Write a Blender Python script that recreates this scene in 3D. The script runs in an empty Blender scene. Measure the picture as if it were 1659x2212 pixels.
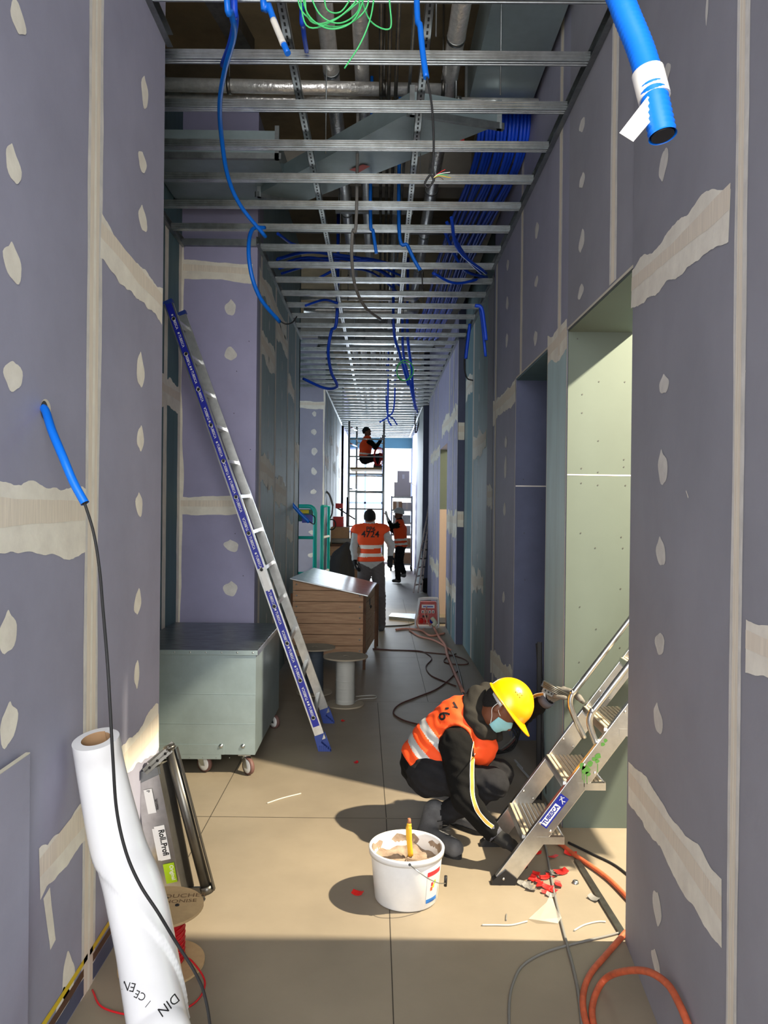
import bpy, math, random
import numpy as np
from mathutils import Vector, Matrix
from mathutils.bvhtree import BVHTree
random.seed(7)
SC = bpy.context.scene
COL = SC.collection
V = Vector
# ------------------------------------------------------------------ camera
W, H, FPX = 1659.0, 2212.0, 1660.0
CAM = V((0, 0, 1.72))
ROLL = math.radians(0.6)
fwd = V((0.0057, 1.0, -0.0042)).normalized()
up0 = V((-math.sin(ROLL), 0, math.cos(ROLL)))
RT = fwd.cross(up0).normalized()
UP = RT.cross(fwd).normalized()
cam = bpy.data.cameras.new('camera')
cam_o = bpy.data.objects.new('camera', cam); COL.objects.link(cam_o)
cam_o.matrix_world = Matrix(((RT.x, UP.x, -fwd.x, CAM.x), (RT.y, UP.y, -fwd.y, CAM.y), (RT.z, UP.z, -fwd.z, CAM.z), (0, 0, 0, 1)))
cam.sensor_fit = 'VERTICAL'; cam.sensor_height = 24.0; cam.lens = 24.0 * FPX / H
cam.clip_start = 0.05; cam.clip_end = 200
SC.camera = cam_o
# ------------------------------------------------------------------ world, lights, exposure
SC.view_settings.view_transform = 'Standard'; SC.view_settings.look = 'None'
SC.view_settings.gamma = 1.0; SC.view_settings.use_curve_mapping = False
SC.view_settings.exposure = 0.26
wd = bpy.data.worlds.new('world'); SC.world = wd; wd.use_nodes = True
bgn = wd.node_tree.nodes['Background']; bgn.inputs[0].default_value = (0.93, 0.97, 1.0, 1); bgn.inputs[1].default_value = 3.2

def area(name, loc, target, sx, sy, power, color=(1, 1, 1), spread=180):
    l = bpy.data.lights.new(name, 'AREA'); l.shape = 'RECTANGLE'; l.size = sx; l.size_y = sy
    l.energy = power; l.color = color; l.spread = math.radians(spread)
    o = bpy.data.objects.new(name, l); COL.objects.link(o); o.location = loc
    o.rotation_euler = (V(target) - V(loc)).to_track_quat('-Z', 'Y').to_euler()
    return o
def point(name, loc, power, color, r=0.05):
    l = bpy.data.lights.new(name, 'POINT'); l.energy = power; l.color = color; l.shadow_soft_size = r
    o = bpy.data.objects.new(name, l); COL.objects.link(o); o.location = loc
    return o
# daylight from the lobby windows behind the photographer
area('lobby_daylight', (-0.3, -3.6, 3.0), (0.1, 4, 1.3), 4.4, 3.0, 365, (1.0, 0.97, 0.93))
# unseen work lamps assumed inside the side rooms on the right
area('side_room_lamp', (2.9, 3.04, 3.97), (0.3, 3.9, 0.0), 0.08, 0.08, 510, (1.0, 0.87, 0.64), 170)
point('far_room_lamp', (2.6, 11.2, 3.1), 200, (1.0, 0.9, 0.65), 0.12)
# daylight from the left side corridor and from the glazed end
area('left_corridor_daylight', (-3.6, 11.6, 2.0), (0.5, 12.0, 1.6), 1.6, 2.6, 60, (0.75, 0.88, 1.0))
area('end_daylight', (0.0, 23.7, 2.2), (0, 10, 1.8), 1.9, 3.4, 330, (0.80, 0.90, 1.0))

# ------------------------------------------------------------------ pixel helpers (positions measured on the photograph)
def ray(x, y):
    return (fwd + RT * ((x - W / 2) / FPX) - UP * ((y - H / 2) / FPX))
def P(x, y, Y):
    d = ray(x, y); return CAM + d * (Y / d.y)
def PX(x, y, X):
    d = ray(x, y); return CAM + d * (X / d.x)
def PZ(x, y, Z=0.0):
    d = ray(x, y); return CAM + d * ((Z - CAM.z) / d.z)

# ------------------------------------------------------------------ materials
def s2l(c):
    r = []
    for v in c:
        v = v / 255.0
        r.append(v / 12.92 if v <= 0.04045 else ((v + 0.055) / 1.055) ** 2.4)
    return tuple(r) + (1.0,)
MATS = {}
def mat(name, rgb, rough=0.7, metal=0.0, noise=0.0, nscale=8.0, rgb2=None, bump=0.0, bscale=60.0, trans=0.0, alpha=1.0, emit=0.0, stretch=None, spec=0.5, coat=0.0):
    if name in MATS: return MATS[name]
    m = bpy.data.materials.new(name); m.use_nodes = True
    nt = m.node_tree; b = nt.nodes['Principled BSDF']
    b.inputs['Base Color'].default_value = s2l(rgb); b.inputs['Roughness'].default_value = rough
    b.inputs['Metallic'].default_value = metal
    b.inputs['Specular IOR Level'].default_value = spec
    b.inputs['Coat Weight'].default_value = coat
    if trans: b.inputs['Transmission Weight'].default_value = trans
    if alpha < 1: b.inputs['Alpha'].default_value = alpha
    if emit:
        b.inputs['Emission Color'].default_value = s2l(rgb); b.inputs['Emission Strength'].default_value = emit
    if noise or bump:
        tc = nt.nodes.new('ShaderNodeTexCoord')
        src = tc.outputs['Object']
        if stretch:
            mp = nt.nodes.new('ShaderNodeMapping'); mp.inputs['Scale'].default_value = stretch
            nt.links.new(src, mp.inputs[0]); src = mp.outputs[0]
    if noise:
        n = nt.nodes.new('ShaderNodeTexNoise'); n.inputs['Scale'].default_value = nscale; n.inputs['Detail'].default_value = 6; n.inputs['Roughness'].default_value = 0.62
        nt.links.new(src, n.inputs['Vector'])
        r = nt.nodes.new('ShaderNodeValToRGB')
        r.color_ramp.elements[0].position = 0.5 - 0.28; r.color_ramp.elements[1].position = 0.5 + 0.28
        c2 = rgb2 or tuple(max(0, v * (1 - noise)) for v in rgb)
        c1 = rgb if rgb2 else tuple(min(255, v * (1 + noise * 0.5)) for v in rgb)
        r.color_ramp.elements[0].color = s2l(c2); r.color_ramp.elements[1].color = s2l(c1)
        nt.links.new(n.outputs['Fac'], r.inputs[0]); nt.links.new(r.outputs[0], b.inputs['Base Color'])
    if bump:
        n2 = nt.nodes.new('ShaderNodeTexNoise'); n2.inputs['Scale'].default_value = bscale; n2.inputs['Detail'].default_value = 4
        nt.links.new(src, n2.inputs['Vector'])
        bp = nt.nodes.new('ShaderNodeBump'); bp.inputs['Strength'].default_value = bump; bp.inputs['Distance'].default_value = 0.01
        nt.links.new(n2.outputs['Fac'], bp.inputs['Height']); nt.links.new(bp.outputs[0], b.inputs['Normal'])
    MATS[name] = m
    return m
purple = mat('purple_board', (160, 160, 179), 0.75, noise=0.07, nscale=2.2, bump=0.05)
purple_l = mat('lilac_board', (168, 166, 198), 0.75, noise=0.06, nscale=2.5, bump=0.05)
greyb = mat('grey_purple_board', (152, 152, 161), 0.75, noise=0.07, nscale=2.0, bump=0.05)
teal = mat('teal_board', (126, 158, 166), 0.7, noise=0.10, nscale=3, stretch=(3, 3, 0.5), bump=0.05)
teal_lit = mat('bounce_lit_teal_board', (186, 212, 214), 0.6, noise=0.08, nscale=3, stretch=(3, 3, 0.5))  # lit copy of the teal board: bounce light on the pier put into the colour
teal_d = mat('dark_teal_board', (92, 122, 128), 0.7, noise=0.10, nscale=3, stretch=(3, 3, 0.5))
tealglass = mat('filled_teal_board', (146, 168, 168), 0.62, noise=0.16, nscale=4, stretch=(6, 6, 0.35), bump=0.1, bscale=8)
green = mat('green_board', (88, 98, 90), 0.75, noise=0.05, nscale=2)
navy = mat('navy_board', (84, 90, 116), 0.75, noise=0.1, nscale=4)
comp = mat('joint_compound', (248, 241, 226), 0.85, noise=0.08, nscale=9, bump=0.15, bscale=25)
compw = mat('wet_compound', (228, 225, 218), 0.8, noise=0.12, nscale=9, bump=0.15, bscale=25)
tape = mat('joint_tape', (240, 229, 210), 0.85, noise=0.08, nscale=30, stretch=(4, 4, 0.2))
cream = mat('board_edge', (214, 208, 190), 0.9)
screwm = mat('screw_dot', (60, 58, 55), 0.6)
galv = mat('galvanised_steel', (196, 202, 204), 0.30, 1.0, noise=0.16, nscale=14, bump=0.03, bscale=30)
galvd = mat('dull_galvanised', (150, 155, 156), 0.42, 1.0, noise=0.2, nscale=10)
galvbox = mat('galvanised_sheet', (166, 184, 188), 0.36, 0.6, noise=0.14, nscale=3, bump=0.06, bscale=5)
galvlid = mat('galvanised_lid', (120, 132, 136), 0.34, 0.8, noise=0.4, nscale=9, stretch=(1, 3, 1))
joistm = mat('bright_galvanised', (222, 226, 228), 0.32, 1.0)
alu = mat('aluminium', (214, 214, 212), 0.28, 1.0, noise=0.1, nscale=20, bump=0.04, bscale=40)
foil = mat('foil_insulation', (232, 231, 228), 0.30, 0.7, noise=0.12, nscale=25, bump=0.6, bscale=35)
steel = mat('dark_steel', (112, 110, 105), 0.38, 0.9, noise=0.35, nscale=9, stretch=(1, 1, 0.3))
blackm = mat('black_metal', (22, 22, 24), 0.45, 0.3)
blackp = mat('black_plastic', (24, 24, 26), 0.5)
rubber = mat('black_rubber', (30, 30, 31), 0.65)
blue = mat('blue_conduit', (0, 112, 226), 0.42, bump=0.03)
blued = mat('deep_blue_conduit', (14, 76, 215), 0.45)
ladblue = mat('ladder_blue', (22, 34, 165), 0.4)
bluepl = mat('blue_plastic', (38, 66, 150), 0.5)
white = mat('white_paint', (240, 240, 238), 0.5)
whitetape = mat('white_masking_tape', (228, 224, 214), 0.7, noise=0.05, nscale=20)
film = mat('white_film', (238, 238, 240), 0.26, noise=0.03, nscale=4, bump=0.12, bscale=5, coat=0.3)
bucketm = mat('white_bucket_plastic', (232, 232, 232), 0.38, noise=0.05, nscale=10)
plaster = mat('wet_plaster', (176, 160, 142), 0.9, noise=0.25, nscale=14, rgb2=(110, 84, 62), bump=0.5, bscale=20)
card = mat('cardboard', (176, 140, 104), 0.85, noise=0.08, nscale=12)
cardw = mat('white_cardboard', (214, 206, 196), 0.85)
ply = mat('fibreboard', (196, 166, 122), 0.8, noise=0.08, nscale=20)
wood = mat('weathered_planks', (216, 178, 142), 0.75, noise=0.4, nscale=5, stretch=(0.8, 6, 14), rgb2=(160, 120, 92), bump=0.2, bscale=10)
woodd = mat('dark_timber', (96, 66, 46), 0.8, noise=0.3, nscale=10)
tread = mat('ribbed_tread', (190, 176, 152), 0.6, 0.2, noise=0.18, nscale=24, stretch=(8, 1, 8))
red = mat('red_cable', (200, 24, 34), 0.45)
redp = mat('red_plastic', (214, 34, 30), 0.5)
orangehose = mat('orange_hose', (206, 98, 62), 0.55, noise=0.22, nscale=18)
salmon = mat('dusty_pink_cable', (214, 150, 130), 0.7)
brownc = mat('dark_red_cable', (92, 56, 52), 0.7)
greyc = mat('grey_cable', (120, 118, 114), 0.6)
greencab = mat('green_wire', (80, 205, 120), 0.5)
cyanp = mat('turquoise_paint', (24, 182, 168), 0.4)
cyand = mat('dark_green_panel', (20, 90, 84), 0.5)
yellow = mat('yellow_plastic', (244, 174, 0), 0.28, spec=0.6)
yellowp = mat('yellow_tape', (226, 196, 40), 0.6)
orange = mat('hi_vis_orange', (255, 84, 26), 0.75, bump=0.25, bscale=14)
silver = mat('reflective_band', (206, 208, 210), 0.4, 0.3)
reflw = mat('pale_reflective_band', (250, 240, 226), 0.4, 0.0, emit=0.0)
cloth_b = mat('black_fleece', (15, 15, 15), 0.95, spec=0.2, noise=0.2, nscale=30, bump=0.5, bscale=22)
hoodm = mat('charcoal_hood', (44, 42, 39), 0.95, spec=0.2, bump=0.5, bscale=18)
trous = mat('dark_work_trousers', (36, 36, 39), 0.95, spec=0.2, noise=0.3, nscale=12, bump=0.5, bscale=16)
grey_tr = mat('grey_work_trousers', (98, 92, 92), 0.9, bump=0.5, bscale=16)
greysw = mat('light_grey_sweater', (190, 192, 190), 0.95, bump=0.4, bscale=16)
bootm = mat('scuffed_boot', (100, 100, 102), 0.75, noise=0.3, nscale=14, bump=0.3)
skin = mat('brown_skin', (112, 66, 44), 0.5)
hair = mat('black_hair', (20, 17, 16), 0.9, bump=0.6, bscale=120)
glove = mat('black_glove', (24, 24, 25), 0.85, bump=0.4, bscale=40)
gloveg = mat('dusty_glove', (112, 108, 102), 0.9, noise=0.3, nscale=20, bump=0.5, bscale=30)
glovecuff = mat('grey_glove_cuff', (84, 86, 96), 0.85, bump=0.4, bscale=30)
maskm = mat('blue_surgical_mask', (150, 208, 216), 0.8)
stripey = mat('yellow_sleeve_band', (196, 140, 58), 0.7)
ink = mat('black_ink', (25, 25, 27), 0.6)
inkb = mat('faded_pen', (120, 92, 62), 0.8)
lime = mat('lime_sticker', (176, 214, 24), 0.5)
greenpaint = mat('green_paint', (86, 142, 62), 0.5)
stickb = mat('blue_sticker', (26, 40, 150), 0.4)
stickr = mat('red_sticker', (200, 40, 50), 0.5)
floorm = mat('cement_floor_board', (145, 133, 115), 0.55, noise=0.10, nscale=1.8, bump=0.04, bscale=20)
bracketm = mat('oily_steel', (70, 68, 62), 0.45, 0.8, noise=.3, nscale=30)
groove = mat('floor_joint', (62, 55, 46), 0.9)
slabm = mat('raw_slab', (128, 112, 84), 0.95, noise=0.22, nscale=2.5)
concrete = mat('concrete', (150, 146, 138), 0.9, noise=0.15, nscale=3)
pinkb = mat('pink_board', (176, 156, 146), 0.8)
framem = mat('pale_window_frame', (190, 214, 232), 0.5)
ptrans = mat('clear_sheet', (235, 230, 220), 0.15, alpha=0.22)
tealpaint = mat('teal_beam', (78, 128, 138), 0.6)

# ------------------------------------------------------------------ mesh builder
def frame_from(d, hint=None):
    d = d.normalized()
    h = V(hint) if hint else (V((0, 0, 1)) if abs(d.z) < 0.95 else V((0, 1, 0)))
    a = d.cross(h).normalized(); b = a.cross(d).normalized()
    return a, b
class MB:
    def __init__(s): s.v = []; s.f = []; s.m = []; s.sm = []; s.mats = []
    def mi(s, m):
        if m not in s.mats: s.mats.append(m)
        return s.mats.index(m)
    def add(s, vs, fs, m, smooth=False):
        o = len(s.v); k = s.mi(m)
        s.v += [tuple(p) for p in vs]
        for f in fs: s.f.append(tuple(o + i for i in f)); s.m.append(k); s.sm.append(smooth)
    def box(s, a, b, m):
        x0, y0, z0 = [min(a[i], b[i]) for i in range(3)]; x1, y1, z1 = [max(a[i], b[i]) for i in range(3)]
        s.add([(x0, y0, z0), (x1, y0, z0), (x1, y1, z0), (x0, y1, z0), (x0, y0, z1), (x1, y0, z1), (x1, y1, z1), (x0, y1, z1)],
              [(0, 3, 2, 1), (4, 5, 6, 7), (0, 1, 5, 4), (1, 2, 6, 5), (2, 3, 7, 6), (3, 0, 4, 7)], m)
    def hexa(s, p, m):   # 8 points bottom 4 then top 4
        s.add(p, [(0, 3, 2, 1), (4, 5, 6, 7), (0, 1, 5, 4), (1, 2, 6, 5), (2, 3, 7, 6), (3, 0, 4, 7)], m)
    def bar(s, a, b, w, t, m, hint=None):   # rectangular bar a->b, w along frame a, t along frame b
        a, b = V(a), V(b); p, q = frame_from(b - a, hint); p *= w / 2; q *= t / 2
        s.hexa([a - p - q, a + p - q, a + p + q, a - p + q, b - p - q, b + p - q, b + p + q, b - p + q], m)
    def prism(s, pts, off, m):    # polygon extruded by vector
        n = len(pts); off = V(off)
        vs = [V(p) for p in pts] + [V(p) + off for p in pts]
        s.add(vs, [tuple(range(n - 1, -1, -1)), tuple(range(n, 2 * n))] + [(i, (i + 1) % n, n + (i + 1) % n, n + i) for i in range(n)], m)
    def tube(s, pts, r, m, n=10, cap=True, smooth=True):
        pts = [V(p) for p in pts]; k = len(pts)
        rs = r if isinstance(r, (list, tuple)) else [r] * k
        d0 = (pts[1] - pts[0]); a, b = frame_from(d0); vs = []
        for i, p in enumerate(pts):
            d = (pts[min(i + 1, k - 1)] - pts[max(i - 1, 0)])
            if d.length < 1e-9: d = d0
            d.normalize()
            a = (a - d * a.dot(d)); a.normalize(); b = d.cross(a)
            for j in range(n):
                t = 2 * math.pi * j / n
                vs.append(p + (a * math.cos(t) + b * math.sin(t)) * rs[i])
        fs = [(i * n + j, i * n + (j + 1) % n, (i + 1) * n + (j + 1) % n, (i + 1) * n + j) for i in range(k - 1) for j in range(n)]
        s.add(vs, fs, m, smooth)
        if cap:
            o = len(s.v) - k * n
            for f in (tuple(range(n - 1, -1, -1)), tuple(range((k - 1) * n, k * n))):
                s.f.append(tuple(o + i for i in f)); s.m.append(s.mi(m)); s.sm.append(False)
    def lathe(s, prof, m, c=(0, 0, 0), axis=(0, 0, 1), n=40, smooth=True):   # prof [(r, h)]
        ax = V(axis).normalized(); a, b = frame_from(ax); c = V(c); vs = []
        for r, h in prof:
            for j in range(n):
                t = 2 * math.pi * j / n
                vs.append(c + ax * h + (a * math.cos(t) + b * math.sin(t)) * r)
        fs = [(i * n + j, i * n + (j + 1) % n, (i + 1) * n + (j + 1) % n, (i + 1) * n + j) for i in range(len(prof) - 1) for j in range(n)]
        s.add(vs, fs, m, smooth)
    def cyl(s, a, b, r, m, n=20): s.tube([a, b], r, m, n)
    def build(s, name, parent=None, bevel=0.0, smooth_angle=None):
        me = bpy.data.meshes.new(name)
        me.from_pydata(s.v, [], s.f); me.update()
        for m in s.mats: me.materials.append(m)
        me.polygons.foreach_set('material_index', s.m)
        me.polygons.foreach_set('use_smooth', s.sm)
        o = bpy.data.objects.new(name, me); COL.objects.link(o)
        if parent: setparent(o, parent)
        if bevel:
            bv = o.modifiers.new('bevel', 'BEVEL'); bv.width = bevel; bv.segments = 2; bv.limit_method = 'ANGLE'; bv.angle_limit = math.radians(40)
        return o
def setparent(o, p):
    o.parent = p
    o.matrix_parent_inverse = Matrix.Identity(4) if p.parent else Matrix.Translation(-V(p.location))
def tag(o, label, cat, group=None):
    o['label'] = label; o['category'] = cat
    if group: o['group'] = group
    return o
def thing(name, label, cat, loc=(0, 0, 0), group=None):
    o = bpy.data.objects.new(name, None); COL.objects.link(o); o.location = loc; o.empty_display_size = 0.1
    return tag(o, label, cat, group)
def structure(o): o['kind'] = 'structure'; return o

def spline(pts, seg=8):
    pts = [V(p) for p in pts]; out = []
    q = [pts[0] * 2 - pts[1]] + pts + [pts[-1] * 2 - pts[-2]]
    for i in range(1, len(q) - 2):
        a, b, c, d = q[i - 1], q[i], q[i + 1], q[i + 2]
        for k in range(seg):
            t = k / seg
            out.append(0.5 * ((2 * b) + (c - a) * t + (2 * a - 5 * b + 4 * c - d) * t * t + (3 * b - a - 3 * c + d) * t ** 3))
    out.append(pts[-1]); return out
def resample(pts, step):
    out = [pts[0]]; acc = 0
    for i in range(len(pts) - 1):
        a, b = pts[i], pts[i + 1]; L = (b - a).length
        while acc + step <= L:
            acc += step; out.append(a.lerp(b, acc / L))
        acc -= L
    return out
def corrugated(mb, pts, r, m, pitch=0.004, depth=0.09, n=16):
    pts = resample(pts, pitch / 2)
    rs = [r if i % 2 else r * (1 - depth) for i in range(len(pts))]
    mb.tube(pts, rs, m, n, cap=False)
    mb.tube([pts[0], pts[0] + (pts[1] - pts[0])], r * 0.8, blackp, n); mb.tube([pts[-1] + (pts[-2] - pts[-1]), pts[-1]], r * 0.8, blackp, n)
def text_mesh(s, size, bold=0.0):
    cu = bpy.data.curves.new('t', 'FONT'); cu.body = s; cu.size = size; cu.align_x = 'CENTER'; cu.align_y = 'CENTER'
    cu.offset = bold; cu.resolution_u = 3
    o = bpy.data.objects.new('t', cu); me = bpy.data.meshes.new_from_object(o)
    vs = [v.co.copy() for v in me.vertices]; fs = [tuple(p.vertices) for p in me.polygons]
    bpy.data.objects.remove(o); bpy.data.meshes.remove(me); bpy.data.curves.remove(cu)
    return vs, fs
def text_on(mb, s, size, origin, right, up, m, off=0.0008, bold=0.0, sx=1.0):
    vs, fs = text_mesh(s, size, bold); right = V(right).normalized(); up = V(up).normalized(); n = right.cross(up).normalized()
    mb.add([V(origin) + right * v.x * sx + up * v.y + n * off for v in vs], fs, m)
def quad_on(mb, origin, right, up, w, h, m, off=0.0005):
    right = V(right).normalized(); up = V(up).normalized(); n = right.cross(up).normalized(); o = V(origin) + n * off
    mb.add([o - right * w / 2 - up * h / 2, o + right * w / 2 - up * h / 2, o + right * w / 2 + up * h / 2, o - right * w / 2 + up * h / 2], [(0, 1, 2, 3)], m)
# ------------------------------------------------------------------ the setting
ZC = 3.88       # underside of the ceiling grid
ZS = 5.0        # raw slab
WT = 0.10
class Plane:    # wall face: origin o, horizontal direction u, outward normal n
    def __init__(s, o, u, n): s.o = V(o); s.u = V(u).normalized(); s.n = V(n).normalized()
    def at(s, a, z, off=0.0): return s.o + s.u * a + V((0, 0, 1)) * (z - s.o.z) + s.n * off
    def px(s, x, y):
        d = ray(x, y); t = (s.o - CAM).dot(s.n) / d.dot(s.n); p = CAM + d * t
        return ((p - s.o).dot(s.u), p.z)
def poly(mb, pl, pts, m, off):
    vs = [pl.at(a, z, off) for a, z in pts]
    if pl.u.cross(V((0, 0, 1))).dot(pl.n) < 0: vs = vs[::-1]
    # area orientation
    n = len(vs); cx = sum(p[0] for p in pts) / n; cz = sum(p[1] for p in pts) / n
    c = pl.at(cx, cz, off); mb.add([c] + vs, [(0, i + 1, (i + 1) % n + 1) for i in range(n)], m)
def strip(mb, pl, p0, p1, w, m, off=0.0016, rough=0.006, step=0.03):
    a0, z0 = p0; a1, z1 = p1; L = math.hypot(a1 - a0, z1 - z0); k = max(2, int(L / step))
    dx, dz = (a1 - a0) / L, (z1 - z0) / L; nx, nz = -dz, dx; vs = []
    e1 = e2 = v1 = v2 = 0
    for i in range(k + 1):
        t = L * i / k
        v1 = v1 * .72 + random.uniform(-1, 1) * rough * .22; v2 = v2 * .72 + random.uniform(-1, 1) * rough * .22
        e1 += v1 - e1 * .08; e2 += v2 - e2 * .08
        if random.random() < .04: e1 += random.uniform(-.5, .5) * rough
        for sgn, e in ((1, e1), (-1, e2)):
            q = sgn * (w / 2 + e)
            vs.append(pl.at(a0 + dx * t + nx * q, z0 + dz * t + nz * q, off))
    fs = [(2 * i, 2 * i + 2, 2 * i + 3, 2 * i + 1) for i in range(k)]
    if ((vs[2] - vs[0]).cross(vs[1] - vs[0])).dot(pl.n) > 0: fs = [f[::-1] for f in fs]
    mb.add(vs, fs, m)
def joint(mb, pl, p0, p1, w, core=0.05, rough=0.006, m=None):
    strip(mb, pl, p0, p1, w, m or compw, 0.0012, rough)
    if core: strip(mb, pl, p0, p1, core, tape, 0.0022, rough * .3); strip(mb, pl, p0, p1, core * .12, comp, 0.0028, 0.001)
def hband(mb, pl, p0, p1, w, rough=0.02):
    strip(mb, pl, p0, p1, w, comp, 0.0014, rough, 0.015); strip(mb, pl, (p0[0], p0[1] + w * .12), (p1[0], p1[1] + w * .12), w * .35, tape, 0.002, rough * .4)
def blob(mb, pl, a, z, w, h, m=None, off=0.0014):
    pts = []; k = 26; p1, p2 = random.uniform(0, 6.3), random.uniform(0, 6.3); sk = random.uniform(-.3, .3); pw = random.uniform(0.8, 1.5)
    for i in range(k):
        t = 2 * math.pi * i / k; c, s_ = math.cos(t), math.sin(t)
        r = 1 + .07 * math.sin(3 * t + p1) + .05 * math.sin(5 * t + p2) + random.uniform(-.015, .015)
        wx = (1 - 0.6 * abs(s_) ** 3 * (1 if s_ * pw > 0 else .5))
        pts.append((a + w / 2 * c * r * wx + sk * w * .5 * s_, z + h / 2 * s_ * r))
    if pl.u.cross(V((0, 0, 1))).dot(pl.n) < 0: pass
    poly(mb, pl, pts, m or compw, off)
def blobs_px(mb, pl, lst, m=None):
    for x, y, w, h in lst:
        a, z = pl.px(x, y); a1, _ = pl.px(x + w / 2, y); a2, _ = pl.px(x - w / 2, y); _, z1 = pl.px(x, y - h / 2); _, z2 = pl.px(x, y + h / 2)
        blob(mb, pl, a, z, min(abs(a1 - a2), .12), z1 - z2, m)
def screws(mb, pl, lst, r=0.004):
    for a, z in lst: poly(mb, pl, [(a + r * math.cos(t), z + r * math.sin(t)) for t in [i * math.pi / 3 for i in range(6)]], screwm, 0.0015)
def slab_wall(mb, pl, a0, a1, z0, z1, m, t=WT):   # box behind the plane
    p = [pl.at(a0, z0), pl.at(a1, z0), pl.at(a1, z0, -t), pl.at(a0, z0, -t), pl.at(a0, z1), pl.at(a1, z1), pl.at(a1, z1, -t), pl.at(a0, z1, -t)]
    if (p[1] - p[0]).cross(p[3] - p[0]).z < 0: p = [p[1], p[0], p[3], p[2], p[5], p[4], p[7], p[6]]
    mb.hexa(p, m)

# floor -------------------------------------------------
mb = MB()
mb.box((-6, -5, -0.12), (6, 24.1, 0), floorm)
FJ = Plane((0, 0, 0), (1, 0, 0), (0, 0, 1))
def fline(a, b, w=0.004):
    a, b = V(a), V(b); d = (b - a).normalized(); n = V((-d.y, d.x, 0)) * w / 2
    mb.add([a - n, b - n, b + n, a + n], [(0, 1, 2, 3)], groove)
z1 = 0.0012
fline((0.085, -1, z1), (0.055, 4.25, z1)); fline((0.055, 4.27, z1), (0.0, 6.8, z1)); fline((-.14, 8.6, z1), (-.12, 12, z1), .006)
for yy in (4.27, 6.85, 8.9, 11.9, 14.6, 18.2): fline((-1.6, yy, z1), (1.3, yy - .02, z1))
fline((-1.66, 6.85, z1), (-.62, 3.3, z1)) if False else fline((-.92, 3.6, z1), (-.93, 6.85, z1))
fline((-1.1, 11.9, z1), (-1.05, 23, z1)); fline((.45, 6.85, z1), (.46, 14.6, z1))
structure(mb.build('floor'))

# left near wall ------------------------------------------
LX = -1.02
PL = Plane((LX, 0, 0), (0, 1, 0), (1, 0, 0))
mb = MB()
slab_wall(mb, PL, -1.6, 3.59, 0, ZS, purple, 0.12)
PEND = Plane((LX - .12, 3.592, 0), (1, 0, 0), (0, 1, 0))
yt = 2.73
joint(mb, PL, (yt, 0), (yt, ZS), 0.135, 0.085, 0.004)
strip(mb, PL, (yt, 0), (yt, ZS), .02, comp, .003, .002)
joint(mb, PL, (.35, 0), (.35, ZS), 0.135, 0.085, 0.004)
hband(mb, PL, (1.0, 1.675), (yt - .06, 1.675), 0.20, 0.014)
hband(mb, PL, (yt + .06, 2.70), (3.58, 2.655), 0.17, 0.02)
hband(mb, PL, (2.33, .60), (3.58, .70), 0.17, 0.02)
strip(mb, PL, (2.38, .52), (2.43, .33), .05, comp)
blobs_px(mb, PL, [(38, 38, 34, 66), (28, 355, 34, 78), (27, 568, 40, 82), (28, 812, 42, 66), (16, 1367, 40, 90), (18, 1565, 38, 92), (312, 200, 15, 70), (307, 350, 18, 45), (308, 473, 20, 52), (303, 800, 17, 75), (303, 947, 15, 55), (300, 1090, 15, 52), (297, 1300, 15, 55), (295, 1456, 11, 60), (147, 2110, 26, 110), (135, 2180, 30, 90)], comp)
hc = PL.px(98, 884)
poly(mb, PL, [(hc[0] + .036 * math.cos(t), hc[1] + .031 * math.sin(t)) for t in [i * math.pi / 12 for i in range(24)]], cream, 0.0016)
poly(mb, PL, [(hc[0] - .012 + .026 * math.cos(t), hc[1] - .004 + .028 * math.sin(t)) for t in [i * math.pi / 12 for i in range(24)]], screwm, 0.0024)
strip(mb, PL, (1.2, .115), (3.55, .130), .022, yellowp, .0022, .001)
strip(mb, PL, (1.2, .082), (3.55, .090), .030, woodd, .0020, .004)
strip(mb, PL, (1.2, .036), (3.55, .036), .060, navy, .0020, .001)
strip(mb, PEND, (0, 0), (0.01, ZS), .006, cream)
structure(mb.build('wall_left'))

# left niche: side wall and the board that closes it ------------------------------------------
mb = MB()
PN = Plane((-1.665, 0, 0), (0, 1, 0), (1, 0, 0))
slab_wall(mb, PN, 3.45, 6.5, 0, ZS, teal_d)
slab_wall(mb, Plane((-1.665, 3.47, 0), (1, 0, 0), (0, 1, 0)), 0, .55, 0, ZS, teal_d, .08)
joint(mb, PN, (5.95, 0), (5.95, ZC), .10, .0, .004, comp)
joint(mb, PN, (6.36, 0), (6.36, ZC), .09, .0, .008, comp)
hband(mb, PN, (5.2, 2.62), (6.4, 2.60), .22)
hband(mb, PN, (3.6, .55), (6.4, .60), .2)
structure(mb.build('wall_left'))
mb = MB()
PB = Plane((0, 6.4, 0), (1, 0, 0), (0, -1, 0))
slab_wall(mb, PB, -1.665, -1.036, 0, ZS, purple_l, .1)
hband(mb, PB, (-1.655, 3.69), (-1.08, 3.66), .16, .008)
hband(mb, PB, (-1.655, 1.73), (-1.10, 1.73), .145, .008)
blobs_px(mb, PB, [(498, 665, 24, 34), (498, 764, 26, 30), (500, 1179, 38, 26), (498, 1272, 32, 32)], compw)
strip(mb, PB, (-1.660, 0), (-1.660, ZC), .025, comp)
screws(mb, PB, [(-1.2, 2.85), (-1.22, 2.5), (-1.08, 2.2), (-1.45, 2.49), (-1.2, 1.5), (-1.1, 3.1), (-1.13, 1.15)])
structure(mb.build('wall_left'))
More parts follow.
